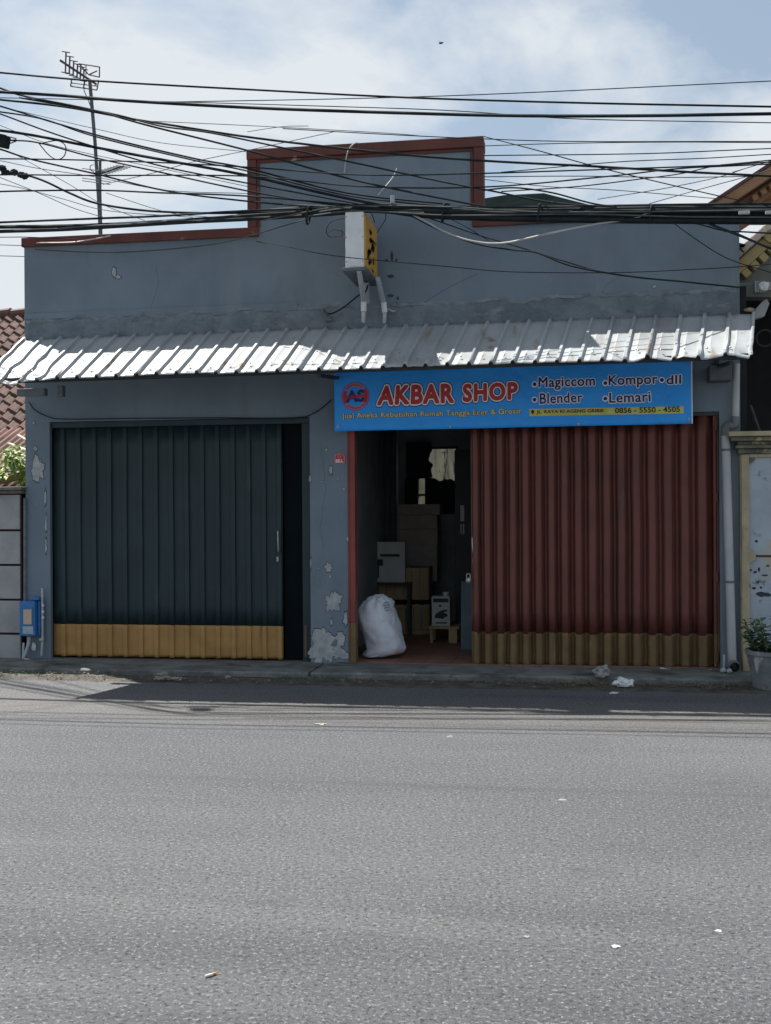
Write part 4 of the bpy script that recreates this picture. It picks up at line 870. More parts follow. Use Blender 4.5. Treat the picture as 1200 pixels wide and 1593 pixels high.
MB().add([(-15, 6.0, rz), (-6.15, 6.0, rz), (-6.15, 9.3, ez), (-15, 9.3, ez)], [(0, 1, 2, 3)]).build('rear_roof', 'tile', lh, smooth=0)
lz0, lz1 = P(10, 762, .55).z, P(10, 668, 2.55).z
def ribfn(u, v):
    x = -12.0 + 5.85 * u; w = .022 * math.sin(2 * math.pi * x / .105)
    return (x, .55 + 2.0 * v, lz0 + (lz1 - lz0) * v + w)
MB().grid(480, 6, ribfn).build('lean_to_roof', 'tilered', lh, smooth=60, solid=.004)
for (a, b, ya, yb) in (((-60, 707), (46, 722), .5, .6), ((14, 690), (48, 703), .9, .7), ((28, 677), (50, 690), 1.4, 1.3)):
    tag(MB().bar(P(*a, ya), P(*b, yb), .05, .022).build('batten', 'batten', smooth=0, bevel=.003), {0: 'long bleached batten lying across the vine below the tiled roof', 1: 'short curved bleached batten lying above the vine', 2: 'small bleached batten nearest the clay tiles'}[len([o for o in COL.objects if o.name.startswith('batten')]) - 1], 'batten')
gt = MB().tube(catmull([P(-80, 752, .3), P(-10, 749, .3), P(20, 744, .3), P(46, 735, .3)], 5), .04, 10)
tag(gt.build('gutter', 'bamboo'), 'mossy bamboo like gutter pole resting above the boundary wall', 'gutter')
vine = thing('climbing_vine', 'bright green climbing vine spilling over the lean to roof above the boundary wall', 'plant', P(15, 755, .3))
rg = random.Random(11); lf = MB(); sm = MB()
for (cx, cy, sx, sy, n) in ((20, 705, 13, 9, 55), (32, 727, 12, 8, 60), (5, 735, 12, 10, 55), (38, 745, 8, 9, 50), (-30, 730, 25, 14, 90), (25, 716, 16, 6, 40)):
    for i in range(n):
        p = P(cx + rg.gauss(0, sx * .55), cy + rg.gauss(0, sy * .55), .25 + rg.uniform(-.12, .2))
        d = Vector((rg.uniform(-1, 1), rg.uniform(-1, .3), rg.uniform(-.6, .8))); lf.leaf(p, d, (rg.uniform(-.4, .4), -.5, 1), rg.uniform(.05, .10), rg.uniform(.018, .032))
for a, b in (((-40, 735), (46, 740)), ((2, 742), (40, 712)), ((10, 712), (45, 735))): sm.tube(catmull([P(*a, .3), P((a[0] + b[0]) / 2, (a[1] + b[1]) / 2 - 6, .28), P(*b, .3)], 5), .006)
lf.build('leaves', 'leaf', vine, smooth=0); sm.build('stem', 'stem', vine)

# ------------------------------------------------------------------ right neighbour
rh = thing('gabled_house', 'ornate yellow and brown gabled house partly hidden at the right of the shop', 'house', (4.5, 3.0, 0))
def gable(pts_px, y0, y1, name, m, bevel=0.0):
    q = [P(a, b, y0) for a, b in pts_px]; pts = [(v.x, v.z) for v in q]
    ar = sum(pts[i][0] * pts[(i + 1) % len(pts)][1] - pts[(i + 1) % len(pts)][0] * pts[i][1] for i in range(len(pts)))
    if ar < 0: pts = pts[::-1]
    return MB().prism(pts, y0, y1).build(name, m, rh, smooth=0, bevel=bevel)
# upper gable (behind), slope from (1104,316) up to the right
sl_ = (253 - 316) / (1200 - 1104)
def up(px, off=0): return (px, 316 + (px - 1104) * sl_ + off)
def dn(px, off=0): return (px, 316 + (1330 - 1104) * sl_ - (px - 1330) * sl_ + off)
gable([up(1092, 4), up(1330, 4), dn(1568, 4), (1568, 345), (1092, 345)], 5.6, 5.8, 'upper_gable_wall', 'gable')
gable([up(1090, -2), up(1330, -2), up(1330, 2), up(1092, 4)], 5.0, 9.5, 'upper_roof', 'tile')
gable([up(1330, -2), dn(1570, -2), dn(1568, 4), up(1330, 2)], 5.0, 9.5, 'upper_roof', 'tile')
gable([up(1097, 4), up(1330, 4), up(1330, 22), up(1097, 22)], 5.02, 5.12, 'barge_board', 'gable', .01)
gable([up(1110, 24), up(1330, 24), up(1330, 27), up(1110, 27)], 5.2, 5.6, 'barge_trim', 'gabledark')
gable([up(1110, 27), up(1330, 27), up(1330, 48), up(1110, 48)], 5.3, 5.6, 'soffit', 'gable')
db = MB()
for k in range(14):
    px = 1172 + k * 13; c = P(*up(px, 33), 5.22); e = (P(*up(px + 8, 33), 5.22) - c); n_ = Vector((-e.z, 0, e.x)) * -.9
    db.obox(c + n_ * .5, e * .5, (0, .06, 0), n_ * .5)
db.build('dentil', 'gable', rh, smooth=0, bevel=.006)
# lower gable in front
s2 = (343 - 388) / (1200 - 1150)
def lo(px, off=0): return (px, 388 + (px - 1150) * s2 + off)
gable([lo(1136, -2), lo(1270, -2), lo(1270, 6), lo(1136, 6)], .45, 3.2, 'lower_roof', 'tile')
tl = MB()
for k in range(14):
    c = P(*lo(1142 + k * 9.2, 1), .42); e = P(*lo(1142 + k * 9.2 + 8, 1), .42) - c; n_ = Vector((-e.z, 0, e.x)) * -.9
    tl.obox(c + e * .5 + n_ * .4, e * .47, (0, .05, 0), n_ * .55)
tl.build('edge_tile', 'whitetile', rh, smooth=0, bevel=.006)
gable([lo(1140, 16), lo(1270, 16), lo(1270, 38), lo(1140, 38)], .5, .7, 'soffit', 'gableyellow', .01)
gable([lo(1140, 39), lo(1270, 39), (1270, 460), (1140, 460)], .62, .8, 'gable_wall', 'greenwall')
db = MB()
for k in range(8):
    px = 1156 + k * 13.5; c = P(*lo(px, 39), .56); e = (P(*lo(px + 9, 39), .56) - c); n_ = Vector((-e.z, 0, e.x)) * -1.05
    db.obox(c + n_ * .5, e * .5, (0, .06, 0), n_ * .5)
db.build('dentil', 'gableyellow', rh, smooth=0, bevel=.008)
q = P(1200, 363, .55); MB().tube([(q.x + .03, .45, q.z), (q.x + .03, .60, q.z)], .13, 20).build('roundel', 'gableyellow', rh)
gable([(1140, 440), (1290, 440), (1290, 462), (1140, 462)], .40, .62, 'beam', 'greenwall', .01)
MB().box(1.72, 7.5, 2.2, 2.4, 0, P(1180, 450, 1).z + .4).build('front_wall', 'porchshade', rh, smooth=0)
MB().box(1.72, 7.5, .66, 2.2, P(1180, 462, .6).z + .15, P(1180, 462, .6).z + .2).build('porch_ceiling', 'porchshade', rh, smooth=0)
MB().box(1.70, 1.76, .25, 2.2, 0, P(1150, 462, .3).z + .1).build('porch_side', 'porchshade', rh, smooth=0)
# odds and ends hung in the dark porch
lamp = thing('wall_fitting', 'pale grey cable fitting hung in the dark gap beneath the yellow gable', 'fitting', P(1186, 447, .3))
mb = MB()
for k in range(4): q = P(1175 + k * 4, 447, .3); mb.box(q.x - .011, q.x + .011, .26, .34, q.z - .06, q.z + .06)
q = P(1196, 447, .3); mb.box(q.x - .045, q.x + .09, .27, .36, q.z - .03, q.z + .05); mb.build('body', 'panel', lamp, smooth=0, bevel=.006)
q = P(1189, 445, .25); blob(q, .05, .03, .045, .5, 3, 6).build('clip', 'signwhite', lamp)
br = MB(); q = P(1186, 482, .3)
br.add([], []); br.prism([(q.x - .09, q.z - .10), (q.x + .02, q.z - .07), (q.x + .07, q.z + .06), (q.x + .045, q.z + .11), (q.x - .005, q.z + .08), (q.x - .075, q.z + .00)], .28, .36)
tag(br.build('broken_bracket', 'panel', smooth=0, bevel=.01), 'broken grey bracket piece hanging at the dark edge beside the awning end', 'bracket')
tag(blob(P(1166, 482, .2), .05, .03, .022, .4, 3, 8).build('rag', 'cream'), 'pale scrap caught in the dark gap just right of the wall end', 'scrap')
rgm = MB(); c = P(1190, 526, .5); rgm.tube([c + Vector((.085 * math.cos(2 * math.pi * k / 24), 0, .085 * math.sin(2 * math.pi * k / 24))) for k in range(25)], .008, 6)
tag(rgm.build('wire_ring', 'darksteel'), 'dark wire ring hanging in the porch gloom', 'ring')
tag(MB().tube([P(1168, 632, .6), P(1182, 672, .4)], .018, 6).build('stick', 'greycable'), 'grey stick leaning in the dark gap above the gate pillar', 'stick')

gp = thing('gate_pillar', 'mouldy gate pillar with a faded blue panel and cream frame at the right edge', 'pillar', P(1200, 1065, -.1))
PX0, PX1, PY = P(1154.5, 900, -.1).x, P(1154.5, 900, -.1).x + .95, -.10
ztop = P(1180, 706, PY).z
MB().box(PX0 + .02, PX1 - .02, PY + .02, PY + .55, 0, ztop).build('shaft', 'bluewash', gp, smooth=0)
fw = .075
fm = MB(); fm.box(PX0, PX0 + fw, PY - .005, PY + .0195, .02, ztop); fm.box(PX1 - fw, PX1, PY - .005, PY + .0195, .02, ztop)
fm.box(PX0 + fw, PX1 - fw, PY - .005, PY + .0195, ztop - .035, ztop); fm.build('frame', 'cream', gp, smooth=0, bevel=.006)
MB().box(PX0 - .01, PX0 + .019, PY + .02, PY + .55, 0, ztop).build('frame_side', 'cream', gp, smooth=0)
zr_ = P(1180, 865, PY).z; MB().box(PX0 + fw, PX1 - fw, PY + .008, PY + .0195, zr_ - .008, zr_ + .008).build('rule', 'maroon', gp, smooth=0)
for (zz) in (zr_,):
    MB().tube([(PX0 + fw - .005, PY - .004, zz), (PX0 + fw - .005, PY + .019, zz)], .065, 18).build('rosette', 'cream', gp)
for zz in (ztop - .035,): MB().tube([(PX0 + fw, PY - .003, zz), (PX0 + fw, PY + .019, zz)], .06, 18).build('rosette', 'mossstone', gp)
zc = ztop
for (o_, h0, h1, m) in ((.04, 0, .05, 'mossstone'), (.08, .051, .085, 'mossstone'), (.05, .086, .12, 'mossstone'), (.14, .121, .165, 'mossstone'), (.18, .166, .215, 'cream')):
    MB().box(PX0 - o_ * .8, PX1 + o_, PY - o_, PY + .55 + o_, zc + h0 + .001, zc + h1).build('moulding', m, gp, smooth=0, bevel=.01)
for i, (px, py, w, h) in enumerate(((1180, 905, 4, 4), (1184, 914, 4, 4), (1188, 925, 24, 8), (1177, 842, 5, 5), (1171, 971, 4, 4), (1166, 887, 9, 3), (1175, 890, 6, 4), (1181, 886, 4, 7), (1166, 912, 4, 8), (1173, 915, 7, 4), (1160, 938, 3, 14), (1163, 1000, 3, 22), (1168, 985, 4, 9), (1159, 962, 3, 18), (1195, 880, 6, 3), (1190, 895, 10, 3))):
    mb = MB(); pts = []
    for k in range(14):
        an = 2 * math.pi * k / 14; r = 1 + .5 * noise.noise(Vector((math.cos(an) * 2 + i * 5, math.sin(an) * 2, i)))
        q = P(px + math.cos(an) * w / 2 * r, py - math.sin(an) * h / 2 * r, PY + .018); pts.append((q.x, q.z))
    mb.prism(pts, PY + .0175, PY + .021).build('chip', 'scar_edge_dark', gp, smooth=0)

pot = thing('potted_plant', 'leafy green plant in a stained grey concrete pot at the right edge of the pavement', 'potted plant', G(1208, 1076, 0))
c = G(1207, 1074, 0); c.y = -.95; c = Vector((P(1207, 1070, -.95).x, -.95, 0))
H_ = P(1207, 1015, -1.15).z
MB().lathe(c, [(.185, 0.0), (.20, .03), (.235, H_ * .6), (.262, H_ - .04), (.275, H_ - .035), (.275, H_), (.235, H_), (.225, H_ - .06)], 28).build('pot', 'pot', pot)
MB().lathe(c + Vector((0, 0, H_ - .065)), [(.0, 0), (.224, .004), (.0, .006)], 20).build('soil', 'dirt', pot)
lf, sm = MB(), MB(); rg = random.Random(3)
for s_ in range(34):
    a = rg.uniform(0, 6.28); r = rg.uniform(.02, .20); p0 = c + Vector((r * math.cos(a), r * math.sin(a), H_ - .05)); hgt = rg.uniform(.08, .42) * (1.1 - r * 2)
    p1 = p0 + Vector((math.cos(a) * .10, math.sin(a) * .10, hgt)); sm.tube([p0, (p0 + p1) / 2 + Vector((.01, 0, .02)), p1], .005, 5)
    for k in range(17):
        f = k / 16; p = p0.lerp(p1, f); an = rg.uniform(0, 6.28); lf.leaf(p, (math.cos(an), math.sin(an), rg.uniform(-.2, .7)), (0, 0, 1), rg.uniform(.06, .12), rg.uniform(.018, .034))
lf.build('leaves', 'leafdark', pot, smooth=0); sm.build('stem', 'stem', pot)

# ------------------------------------------------------------------ aerials on the roof
an = thing('tv_antenna', 'tall television aerial on a thin mast above the left parapet', 'antenna', P(157, 400, 3.2))
AY = 3.2
MB().tube([P(158, 420, AY), P(155, 330, AY), P(148, 220, AY), P(140, 126, AY)], .026, 8).build('mast', 'antenna', an)
b0, b1 = P(94, 94, AY - .5), P(150, 131, AY + .2)
MB().tube([b0, b1], .016, 6).build('boom', 'antenna', an)
el = MB()
for (x, yt, yb) in ((103, 81, 113), (109, 88, 115), (115, 95, 118), (121, 100, 121), (126, 104, 124), (131, 108, 126)):
    t = (x - 94) / 56; yy = AY - .5 + .7 * t; a, b = P(x, yt, yy), P(x - 1, yb, yy); el.tube([a, b], .012, 6)
    for q in (a, b): el.tube([q - Vector((.045, .03, 0)), q + Vector((.045, .03, 0))], .007, 6)
el.build('director', 'antenna', an)
rfm = MB()
def loop(mb, pts, y, r): 
    pp = [P(*p, y) for p in pts]
    for i in range(len(pp)): mb.tube([pp[i], pp[(i + 1) % len(pp)]], r, 6)
loop(rfm, [(123, 99), (155, 104), (155, 120), (138, 116)], AY + .15, .010); loop(rfm, [(112, 123), (110, 134), (151, 140), (154, 125)], AY + .15, .010)
rfm.tube([P(134, 101, AY + .15), P(134, 117, AY + .15)], .008); rfm.tube([P(111, 129, AY + .15), P(152, 134, AY + .15)], .008); rfm.tube([P(133, 123, AY + .15), P(130, 137, AY + .15)], .01); rfm.tube([P(138, 116, AY), P(151, 110, AY)], .012)
rfm.build('reflector', 'antenna', an)
dr = MB(); dr.tube(catmull([P(131, 126, AY), P(131, 140, AY), P(136, 152, AY), P(143, 170, AY - .03)], 5), .006); dr.build('lead', 'black', an)
an2 = thing('tv_antenna', 'shorter television aerial on a thin mast behind the cables, right of the tall aerial', 'antenna', P(159, 400, 2.6)); AY = 2.6
MB().tube([P(159, 420, AY), P(156, 300, AY), P(156, 251, AY)], .020, 8).build('mast', 'antenna', an2)
MB().tube([P(150, 272, AY), P(193, 258, AY)], .012, 6).build('boom', 'antenna', an2)
el = MB()
for k in range(9):
    t = k / 8; q = P(156 + 36 * t, 270 - 11 * t, AY); el.tube([q - Vector((.06, .10, .012)), q + Vector((.06, .10, .012))], .006, 6)
for py in (262, 277, 281): el.tube([P(128, py, AY), P(172, py + 6, AY)], .006, 6)
el.tube(catmull([P(146, 256, AY), P(141, 258, AY), P(141, 264, AY), P(146, 267, AY)], 4), .006)
el.build('director', 'antenna', an2)

# ------------------------------------------------------------------ overhead cables
def cable(pts, r, label, m='black', group=None, name='cable', y=-1.2):
    y = y + 0.33 if y < -0.75 else y        # the lines rest on top of the sign box, a little out from the wall
    pp = [P(p[0], p[1], p[2] if len(p) > 2 else y) for p in pts]
    if pts[0][0] <= 0:      # unseen ends past the left edge, bent back so their shadows stripe the road
        d = (pp[0] - pp[1]).normalized(); b = Vector((0, .72 if 160 <= pts[0][1] <= 335 else .06, 0)); pp = [pp[0] + d * 7 + b * 5.6, pp[0] + d * 2.6 + b * 1.9, pp[0] + d * 0.5 + b * .15] + pp
    if pts[-1][0] >= 1200: d = (pp[-1] - pp[-2]).normalized(); pp = pp + [pp[-1] + d * 4, pp[-1] + d * 9]
    o = MB().tube(catmull(pp, 7), r * .80, 6).build(name, m, smooth=60)
    return tag(o, label, 'cable', group)
C_ = cable
C_([(0, 113), (150, 126), (400, 140), (640, 152), (900, 160), (1200, 166)], .0115, 'highest dark cable, crossing the sky just under the tall aerial head', y=-1.7)
C_([(0, 143), (100, 149), (200, 157), (400, 168), (600, 175), (800, 180), (1000, 180), (1200, 177)], .019, 'thickest straight power cable across the open sky below the aerial head', y=-1.6)
C_([(250, 159), (560, 153), (800, 145), (1200, 126)], .006, 'thin grey wire rising to the right across the open sky, highest at right edge', 'greycable', y=-1.5)
C_([(0, 152), (220, 157), (500, 165), (700, 172), (900, 185), (1200, 191)], .006, 'thin grey wire sinking to the right just below the thick power cable', 'greycable', y=-1.4)
C_([(0, 137), (40, 150), (140, 170), (230, 195), (385, 234), (560, 282), (760, 323)], .0125, 'black cable crossing the tall parapet corner down to the bundle', y=-1.3)
C_([(0, 155), (100, 166), (200, 184), (250, 192), (400, 215), (600, 238), (752, 250), (928, 259), (1060, 267), (1200, 274)], .0145, 'heavy black cable across the tall parapet face and on to the right edge')
C_([(30, 152), (170, 176), (250, 196), (330, 207), (450, 232), (560, 255), (680, 281), (760, 296), (860, 315), (960, 322)], .011, 'black cable sloping across the tall parapet to its right trim', y=-1.25)
C_([(0, 165), (147, 209), (300, 246), (385, 262), (540, 300), (700, 318)], .0125, 'upper of two parallel black cables descending left of the tall parapet', y=-1.1)
C_([(0, 174), (70, 186), (147, 212), (300, 249), (385, 266), (540, 304), (690, 321)], .0105, 'lower of two parallel black cables descending left of the tall parapet', y=-1.15)
C_([(0, 177), (70, 203), (140, 226), (250, 258), (385, 285), (560, 318)], .0105, 'black cable crossing the mast middle, steepest of the left fan', y=-1.2)
C_([(0, 203), (60, 212), (147, 229), (250, 248), (380, 272), (500, 300), (600, 321)], .019, 'thick black cable from the left edge above the wire loop', y=-1.15)
C_([(14, 218), (60, 222), (147, 245), (250, 268), (385, 297), (500, 316), (580, 324)], .0105, 'black cable running from the dark splice box past the mast', y=-1.05)
C_([(60, 222), (75, 240), (88, 248), (99, 244), (103, 233), (100, 224), (90, 219), (78, 220), (62, 224)], .007, 'slack loop of black wire hanging beside the dark splice box', y=-1.05)
C_([(0, 232), (50, 248), (147, 270), (260, 297), (385, 313), (560, 328)], .0125, 'black cable passing under the splice box toward the lower parapet', y=-1.0)
C_([(0, 247), (200, 251), (385, 260), (560, 272), (736, 270), (866, 266), (1100, 258), (1200, 252)], .009, 'nearly level dark cable across the lower face of the tall parapet', y=-1.35)
C_([(0, 272), (147, 273), (385, 274), (560, 290), (752, 291), (940, 275), (1060, 262), (1200, 255)], .009, 'level dark cable meeting the short aerial head', y=-1.3)
C_([(0, 298), (147, 296), (250, 300), (385, 305), (560, 320)], .011, 'level black cable crossing both masts below the short aerial', y=-1.1)
C_([(0, 258), (10, 266), (40, 272), (70, 282), (110, 301), (150, 316), (220, 327), (300, 331), (385, 331), (560, 325)], .014, 'black sagging cable with lumpy taped splices near the left edge', y=-1.0)
for i, (px, py) in enumerate(((4, 262), (9, 268), (22, 268), (33, 272), (39, 274))):
    tag(blob(P(px, py, -.70), .045, .03, .03, .5, 3, i).build('cable_splice', 'black'), 'lumpy taped splice on the sagging cable at the left edge', 'splice', 'taped splices on the sagging cable')
C_([(0, 346), (147, 340), (250, 336), (385, 328), (560, 322)], .0145, 'uppermost thick cable of the left bundle over the low parapet', y=-1.05)
C_([(0, 353), (100, 352), (200, 348), (300, 342), (385, 336), (560, 326)], .026, 'thick black middle cable of the left bundle over the low parapet', y=-1.08)
C_([(0, 360), (100, 357), (200, 351), (300, 345), (385, 341), (500, 334), (560, 329)], .024, 'thick black lowest cable of the left bundle over the low parapet', y=-1.12)
C_([(90, 356), (150, 351), (200, 349), (260, 344)], .012, 'short grey sheathed stretch lying on the left cable bundle', 'greycable', y=-1.14)
C_([(0, 369), (45, 369, -.3), (120, 372, -.06)], .006, 'thin dark wire meeting the left end of the low parapet', y=-.8)
C_([(0, 381), (38, 382, -.02)], .005, 'upper thin wire fixed to the left wall corner', y=-.3)
C_([(0, 398), (38, 399, -.02)], .005, 'lower thin wire fixed to the left wall corner', y=-.3)
C_([(0, 195), (70, 222), (147, 241), (250, 262), (385, 290)], .0045, 'thin grey wire within the left fan just below the thick cable', 'greycable', y=-.95)
C_([(0, 166), (147, 200), (250, 222), (383, 236)], .0045, 'thin grey wire above the parallel pair left of the parapet', 'greycable', y=-.9)
C_([(0, 276), (60, 300), (110, 322), (147, 334), (160, 337)], .005, 'thin sagging wire curving down to the masts', 'greycable', y=-.9)
C_([(0, 286), (40, 294), (100, 310), (170, 328), (300, 338)], .005, 'thin wire crossing under the splices to the left bundle', 'greycable', y=-.85)
C_([(0, 250), (60, 262), (147, 275), (260, 296), (385, 301)], .005, 'thin grey wire between the splice box cable and the short aerial', 'greycable', y=-.9)
C_([(20, 238), (60, 260), (110, 288), (160, 318), (225, 343)], .0045, 'fine grey wire dropping steeply from under the splice box', 'greycable', y=-.9)
C_([(160, 287), (235, 270), (300, 252), (385, 234), (520, 205)], .0045, 'fine wire rising rightward from the short aerial to the parapet top', 'greycable', y=-.8)
C_([(165, 300), (260, 330), (330, 338)], .0045, 'fine short wire falling from the masts into the left bundle', 'greycable', y=-.8)
C_([(57, 378, -.05), (110, 377, -.07), (140, 373, -.08), (172, 367, -.07)], .009, 'pale cord lying along the red edge of the low parapet', 'palecable')
C_([(55, 388, -.05), (130, 392, -.06), (198, 392, -.06), (300, 384, -.08), (370, 372, -.12), (480, 340, -.4)], .007, 'pale grey cord sagging across the upper left wall', 'greycable')
# right hand bundle: seven alike
for i, (a, b, c, d, r) in enumerate(((318, 322, 320, 317, .020), (322, 326, 323, 322, .024), (326, 329, 327, 326, .026), (328, 332, 331, 330, .026), (324, 330, 335, 334, .022), (322, 334, 339, 338, .024), (325, 337, 342, 341, .020))):
    C_([(470, 332 + i * .6), (560, a + (i % 3)), (660, b), (800, b + 1 + i * .8), (1000, c + i * .6), (1200, d + i)], r, 'black cable packed inside the thick bundle passing over the sign and right wall', group='cables of the thick right bundle', y=-1.09 - .022 * (i % 3))
for i, (p, lab) in enumerate((([(480, 336), (560, 328), (700, 335), (900, 333), (1060, 337), (1200, 338)], 'grey sheathed cable on the front of the thick bundle'), ([(410, 343), (500, 326), (560, 320), (700, 322), (860, 330), (1200, 327)], 'grey sheathed cable along the top of the thick bundle'))):
    C_(p, .009, lab, 'greycable', y=-1.17)
C_([(440, 318), (520, 322), (560, 328), (600, 330), (660, 331)], .009, 'reddish grey strand looped over the top of the sign box', 'greycable', y=-1.16)
C_([(600, 326), (629, 329), (660, 343), (693, 361), (735, 375), (784, 378), (859, 362), (930, 348), (987, 340), (1013, 330), (1060, 328)], .0125, 'pale grey slack cable hanging in a long loop below the thick bundle', 'palecable', y=-1.12)
C_([(600, 328), (629, 331), (680, 356), (740, 379), (800, 389), (835, 393), (890, 414), (980, 430), (1060, 438, -.4), (1150, 447, -.02)], .011, 'black cable dropping from the sign across the right wall to its end', y=-1.0)
C_([(650, 333), (740, 364), (800, 382), (870, 404), (940, 424), (1000, 433)], .008, 'thin black cable branching under the loop on the right wall', y=-.9)
C_([(690, 336), (720, 350), (760, 374)], .005, 'short fine wire falling from the bundle at the right parapet trim', y=-.9)
C_([(880, 338), (980, 338), (1075, 340), (1118, 354), (1160, 370), (1200, 387)], .0155, 'thick black cable dropping off the bundle toward the yellow gable', y=-1.1)
C_([(1000, 333), (1080, 347), (1130, 359), (1200, 363)], .010, 'black cable sagging across the wall end to the right edge', y=-1.05)
C_([(1040, 341), (1080, 370), (1120, 396), (1150, 409, -.1), (1200, 424, .2)], .006, 'thin wire slanting down the right wall to its edge', y=-.8)
C_([(400, 376, -.06), (440, 382, -.5), (490, 393, -.85), (537, 400, -.93), (600, 406, -.9), (700, 415, -.8), (800, 423, -.6), (960, 424, -.4), (1080, 419, -.2), (1150, 415, -.05), (1200, 411, .1)], .006, 'thin dark wire crossing in front of the sign box low down')
C_([(752, 212, -.1), (840, 235), (930, 260), (1020, 282), (1115, 304), (1200, 322)], .007, 'dark wire slanting from the tall parapet corner to the brown gable', y=-1.2)
C_([(440, 200), (600, 209), (752, 216), (900, 220), (1200, 220)], .006, 'upper thin wire level with the tall parapet top at right', y=-1.1)
C_([(752, 227), (880, 223), (1050, 221), (1200, 222)], .0055, 'second thin wire level with the tall parapet top at right', y=-1.0)
C_([(752, 242), (1000, 239), (1200, 231)], .0065, 'thin dark wire crossing the right sky under the parapet top wires', y=-1.15)
C_([(780, 268), (960, 252), (1100, 246), (1200, 240)], .006, 'thin wire rising to the right edge above the brown gable', y=-1.1)
C_([(752, 275), (900, 274), (1050, 276), (1200, 274)], .0055, 'thin level wire low in the right sky', y=-.95)
C_([(752, 279), (850, 290), (960, 296), (1115, 309)], .005, 'faint wire sinking rightward into the bundle above the right wall', 'greycable', y=-.9)
C_([(780, 298), (900, 290), (1000, 278), (1060, 270), (1120, 257), (1200, 249)], .007, 'twisted dark wire rising from the bundle to the gable peak', y=-1.0)
C_([(930, 310), (1040, 292), (1120, 275), (1160, 262), (1200, 250)], .005, 'fine wire rising steeply to the brown gable, left one of two', 'greycable', y=-.9)
C_([(1010, 317), (1080, 297), (1150, 278), (1200, 264)], .005, 'fine wire rising steeply to the brown gable, right one of two', 'greycable', y=-.85)
C_([(752, 296), (800, 292), (860, 300), (930, 318), (1010, 325)], .0105, 'black cable arching beside the tall parapet into the bundle', y=-1.1)
C_([(385, 205), (440, 197), (480, 196)], .004, 'fine stray wire above the left end of the tall parapet', 'greycable', y=-.6)
C_([(200, 187), (400, 196), (600, 207), (660, 212)], .0045, 'fine wire passing just over the tall parapet top', 'greycable', y=-.9)
C_([(536, 268, -.06), (540, 240, -.07), (548, 226, -.09), (556, 222, .0)], .010, 'pale cord hooked over the top of the tall parapet', 'palecable')
C_([(588, 304), (610, 278), (618, 262)], .008, 'short pale cord standing up from the bundle on the parapet face', 'palecable', y=-.6)
C_([(540, 338), (516, 345), (508, 358), (513, 368), (530, 366), (533, 360), (520, 357), (512, 361)], .006, 'curled thin wire hanging at the left side of the sign box', y=-1.0)
C_([(600, 328), (600, 340), (593, 352), (587, 362)], .007, 'short black lead dropping to the yellow sign face', y=-.7)
C_([(575, 328), (580, 336), (583, 346)], .007, 'stubby black lead at the top of the yellow sign face', y=-.8)
C_([(330, 345), (345, 340), (372, 334), (410, 327), (470, 322)], .010, 'grey cable climbing over the low parapet to the bundle', 'greycable', y=-.8)
cl = thing('splice_box', 'black cable splice box hanging among the wires at the left edge', 'splice box', P(4, 220, -.72))
q = P(2, 219, -.72); MB().obox(q, (.075, 0, -.02), (0, .06, 0), (.012, 0, .06)).build('case', 'black', cl, smooth=0, bevel=.012)
mb = MB()
for k in (-.04, 0, .04): mb.tube([q + Vector((.075, 0, k)), q + Vector((.17, 0, .0 + k * .3))], .006)
mb.build('tail', 'black', cl)
ck = thing('cable_clamp', 'pale clamp gripping the thick bundle right of the sign box', 'clamp', P(610, 310, -.82))
MB().tube([P(611, 304, -.84), P(611, 316, -.84)], .022, 10).build('body', 'pvc', ck)
for i, px in enumerate((1158, 1196)):
    q = P(px, 331, -.86); tag(MB().obox(q, (.05 if i == 0 else .03, 0, 0), (0, .02, 0), (0, 0, .014)).build('cable_tag', 'palecable', smooth=0, bevel=.005), ('pale oblong tag on the bundle near the wall end', 'pale tag on the bundle at the right edge')[i], 'cable tag')

for i, (px, py, lab) in enumerate(((690, 331, 'black tie wrapped round the thick bundle under the tall parapet'), (838, 332, 'black tie wrapped round the thick bundle below the dark roof hump'), (1012, 333, 'black tie wrapped round the thick bundle where the pale loop rejoins'), (480, 335, 'black tie wrapped round the bundle left of the sign box'))):
    q = P(px, py, -.78); mb = MB()
    mb.tube([q + Vector((.012 * math.sin(k * .4), .06 * math.cos(2 * math.pi * k / 16), .085 * math.sin(2 * math.pi * k / 16))) for k in range(17)], .012, 6)
    tag(mb.build('cable_tie', 'black'), lab, 'cable tie')
# ------------------------------------------------------------------ litter and stones
rg = random.Random(21)
def crumple(c, r, h, seed, m, name, label, cat):
    mb = blob(c + Vector((0, 0, h * .45)), r, r * .8, h * .6, .7, 1.5, seed, 4)
    for v in mb.v: v += Vector((noise.noise(v * 34), noise.noise(v * 34 + Vector((5, 0, 0))), noise.noise(v * 34 + Vector((0, 7, 0))))) * r * .22
    for v in mb.v: v.z = max(v.z, c.z + .001)
    return tag(mb.build(name, m, smooth=20), label, cat)
bgp = G(966, 1068, 0.02); crumple(bgp, .055, .075, 3, 'litter', 'plastic_bag', 'bright white crumpled plastic bag on the verge before the red gate', 'litter')
crumple(G(978, 1068, 0.02), .048, .06, 5, 'litter', 'tissue', 'white crumpled tissue touching the right of the plastic bag', 'litter')
crumple(G(936, 1054, 0.05), .07, .10, 9, 'clearlitter', 'plastic_cup', 'cloudy crushed plastic cup on the pavement before the red gate', 'litter')
crumple(G(252, 1058, 0.01), .075, .07, 12, 'stone', 'stone', 'large pale stone at the pavement edge before the slate gate', 'stone')
crumple(G(275, 1058, 0.01), .05, .03, 14, 'stone', 'stone', 'flat pale stone right of the large stone before the slate gate', 'stone')
crumple(G(355, 1056, 0.01), .03, .03, 15, 'stone', 'stone', 'small pale stone alone on the verge before the slate gate', 'stone')
crumple(G(955, 1079, 0.0), .035, .01, 16, 'litter', 'paper_scrap', 'white paper scrap on the shaded road edge below the plastic bag', 'litter')
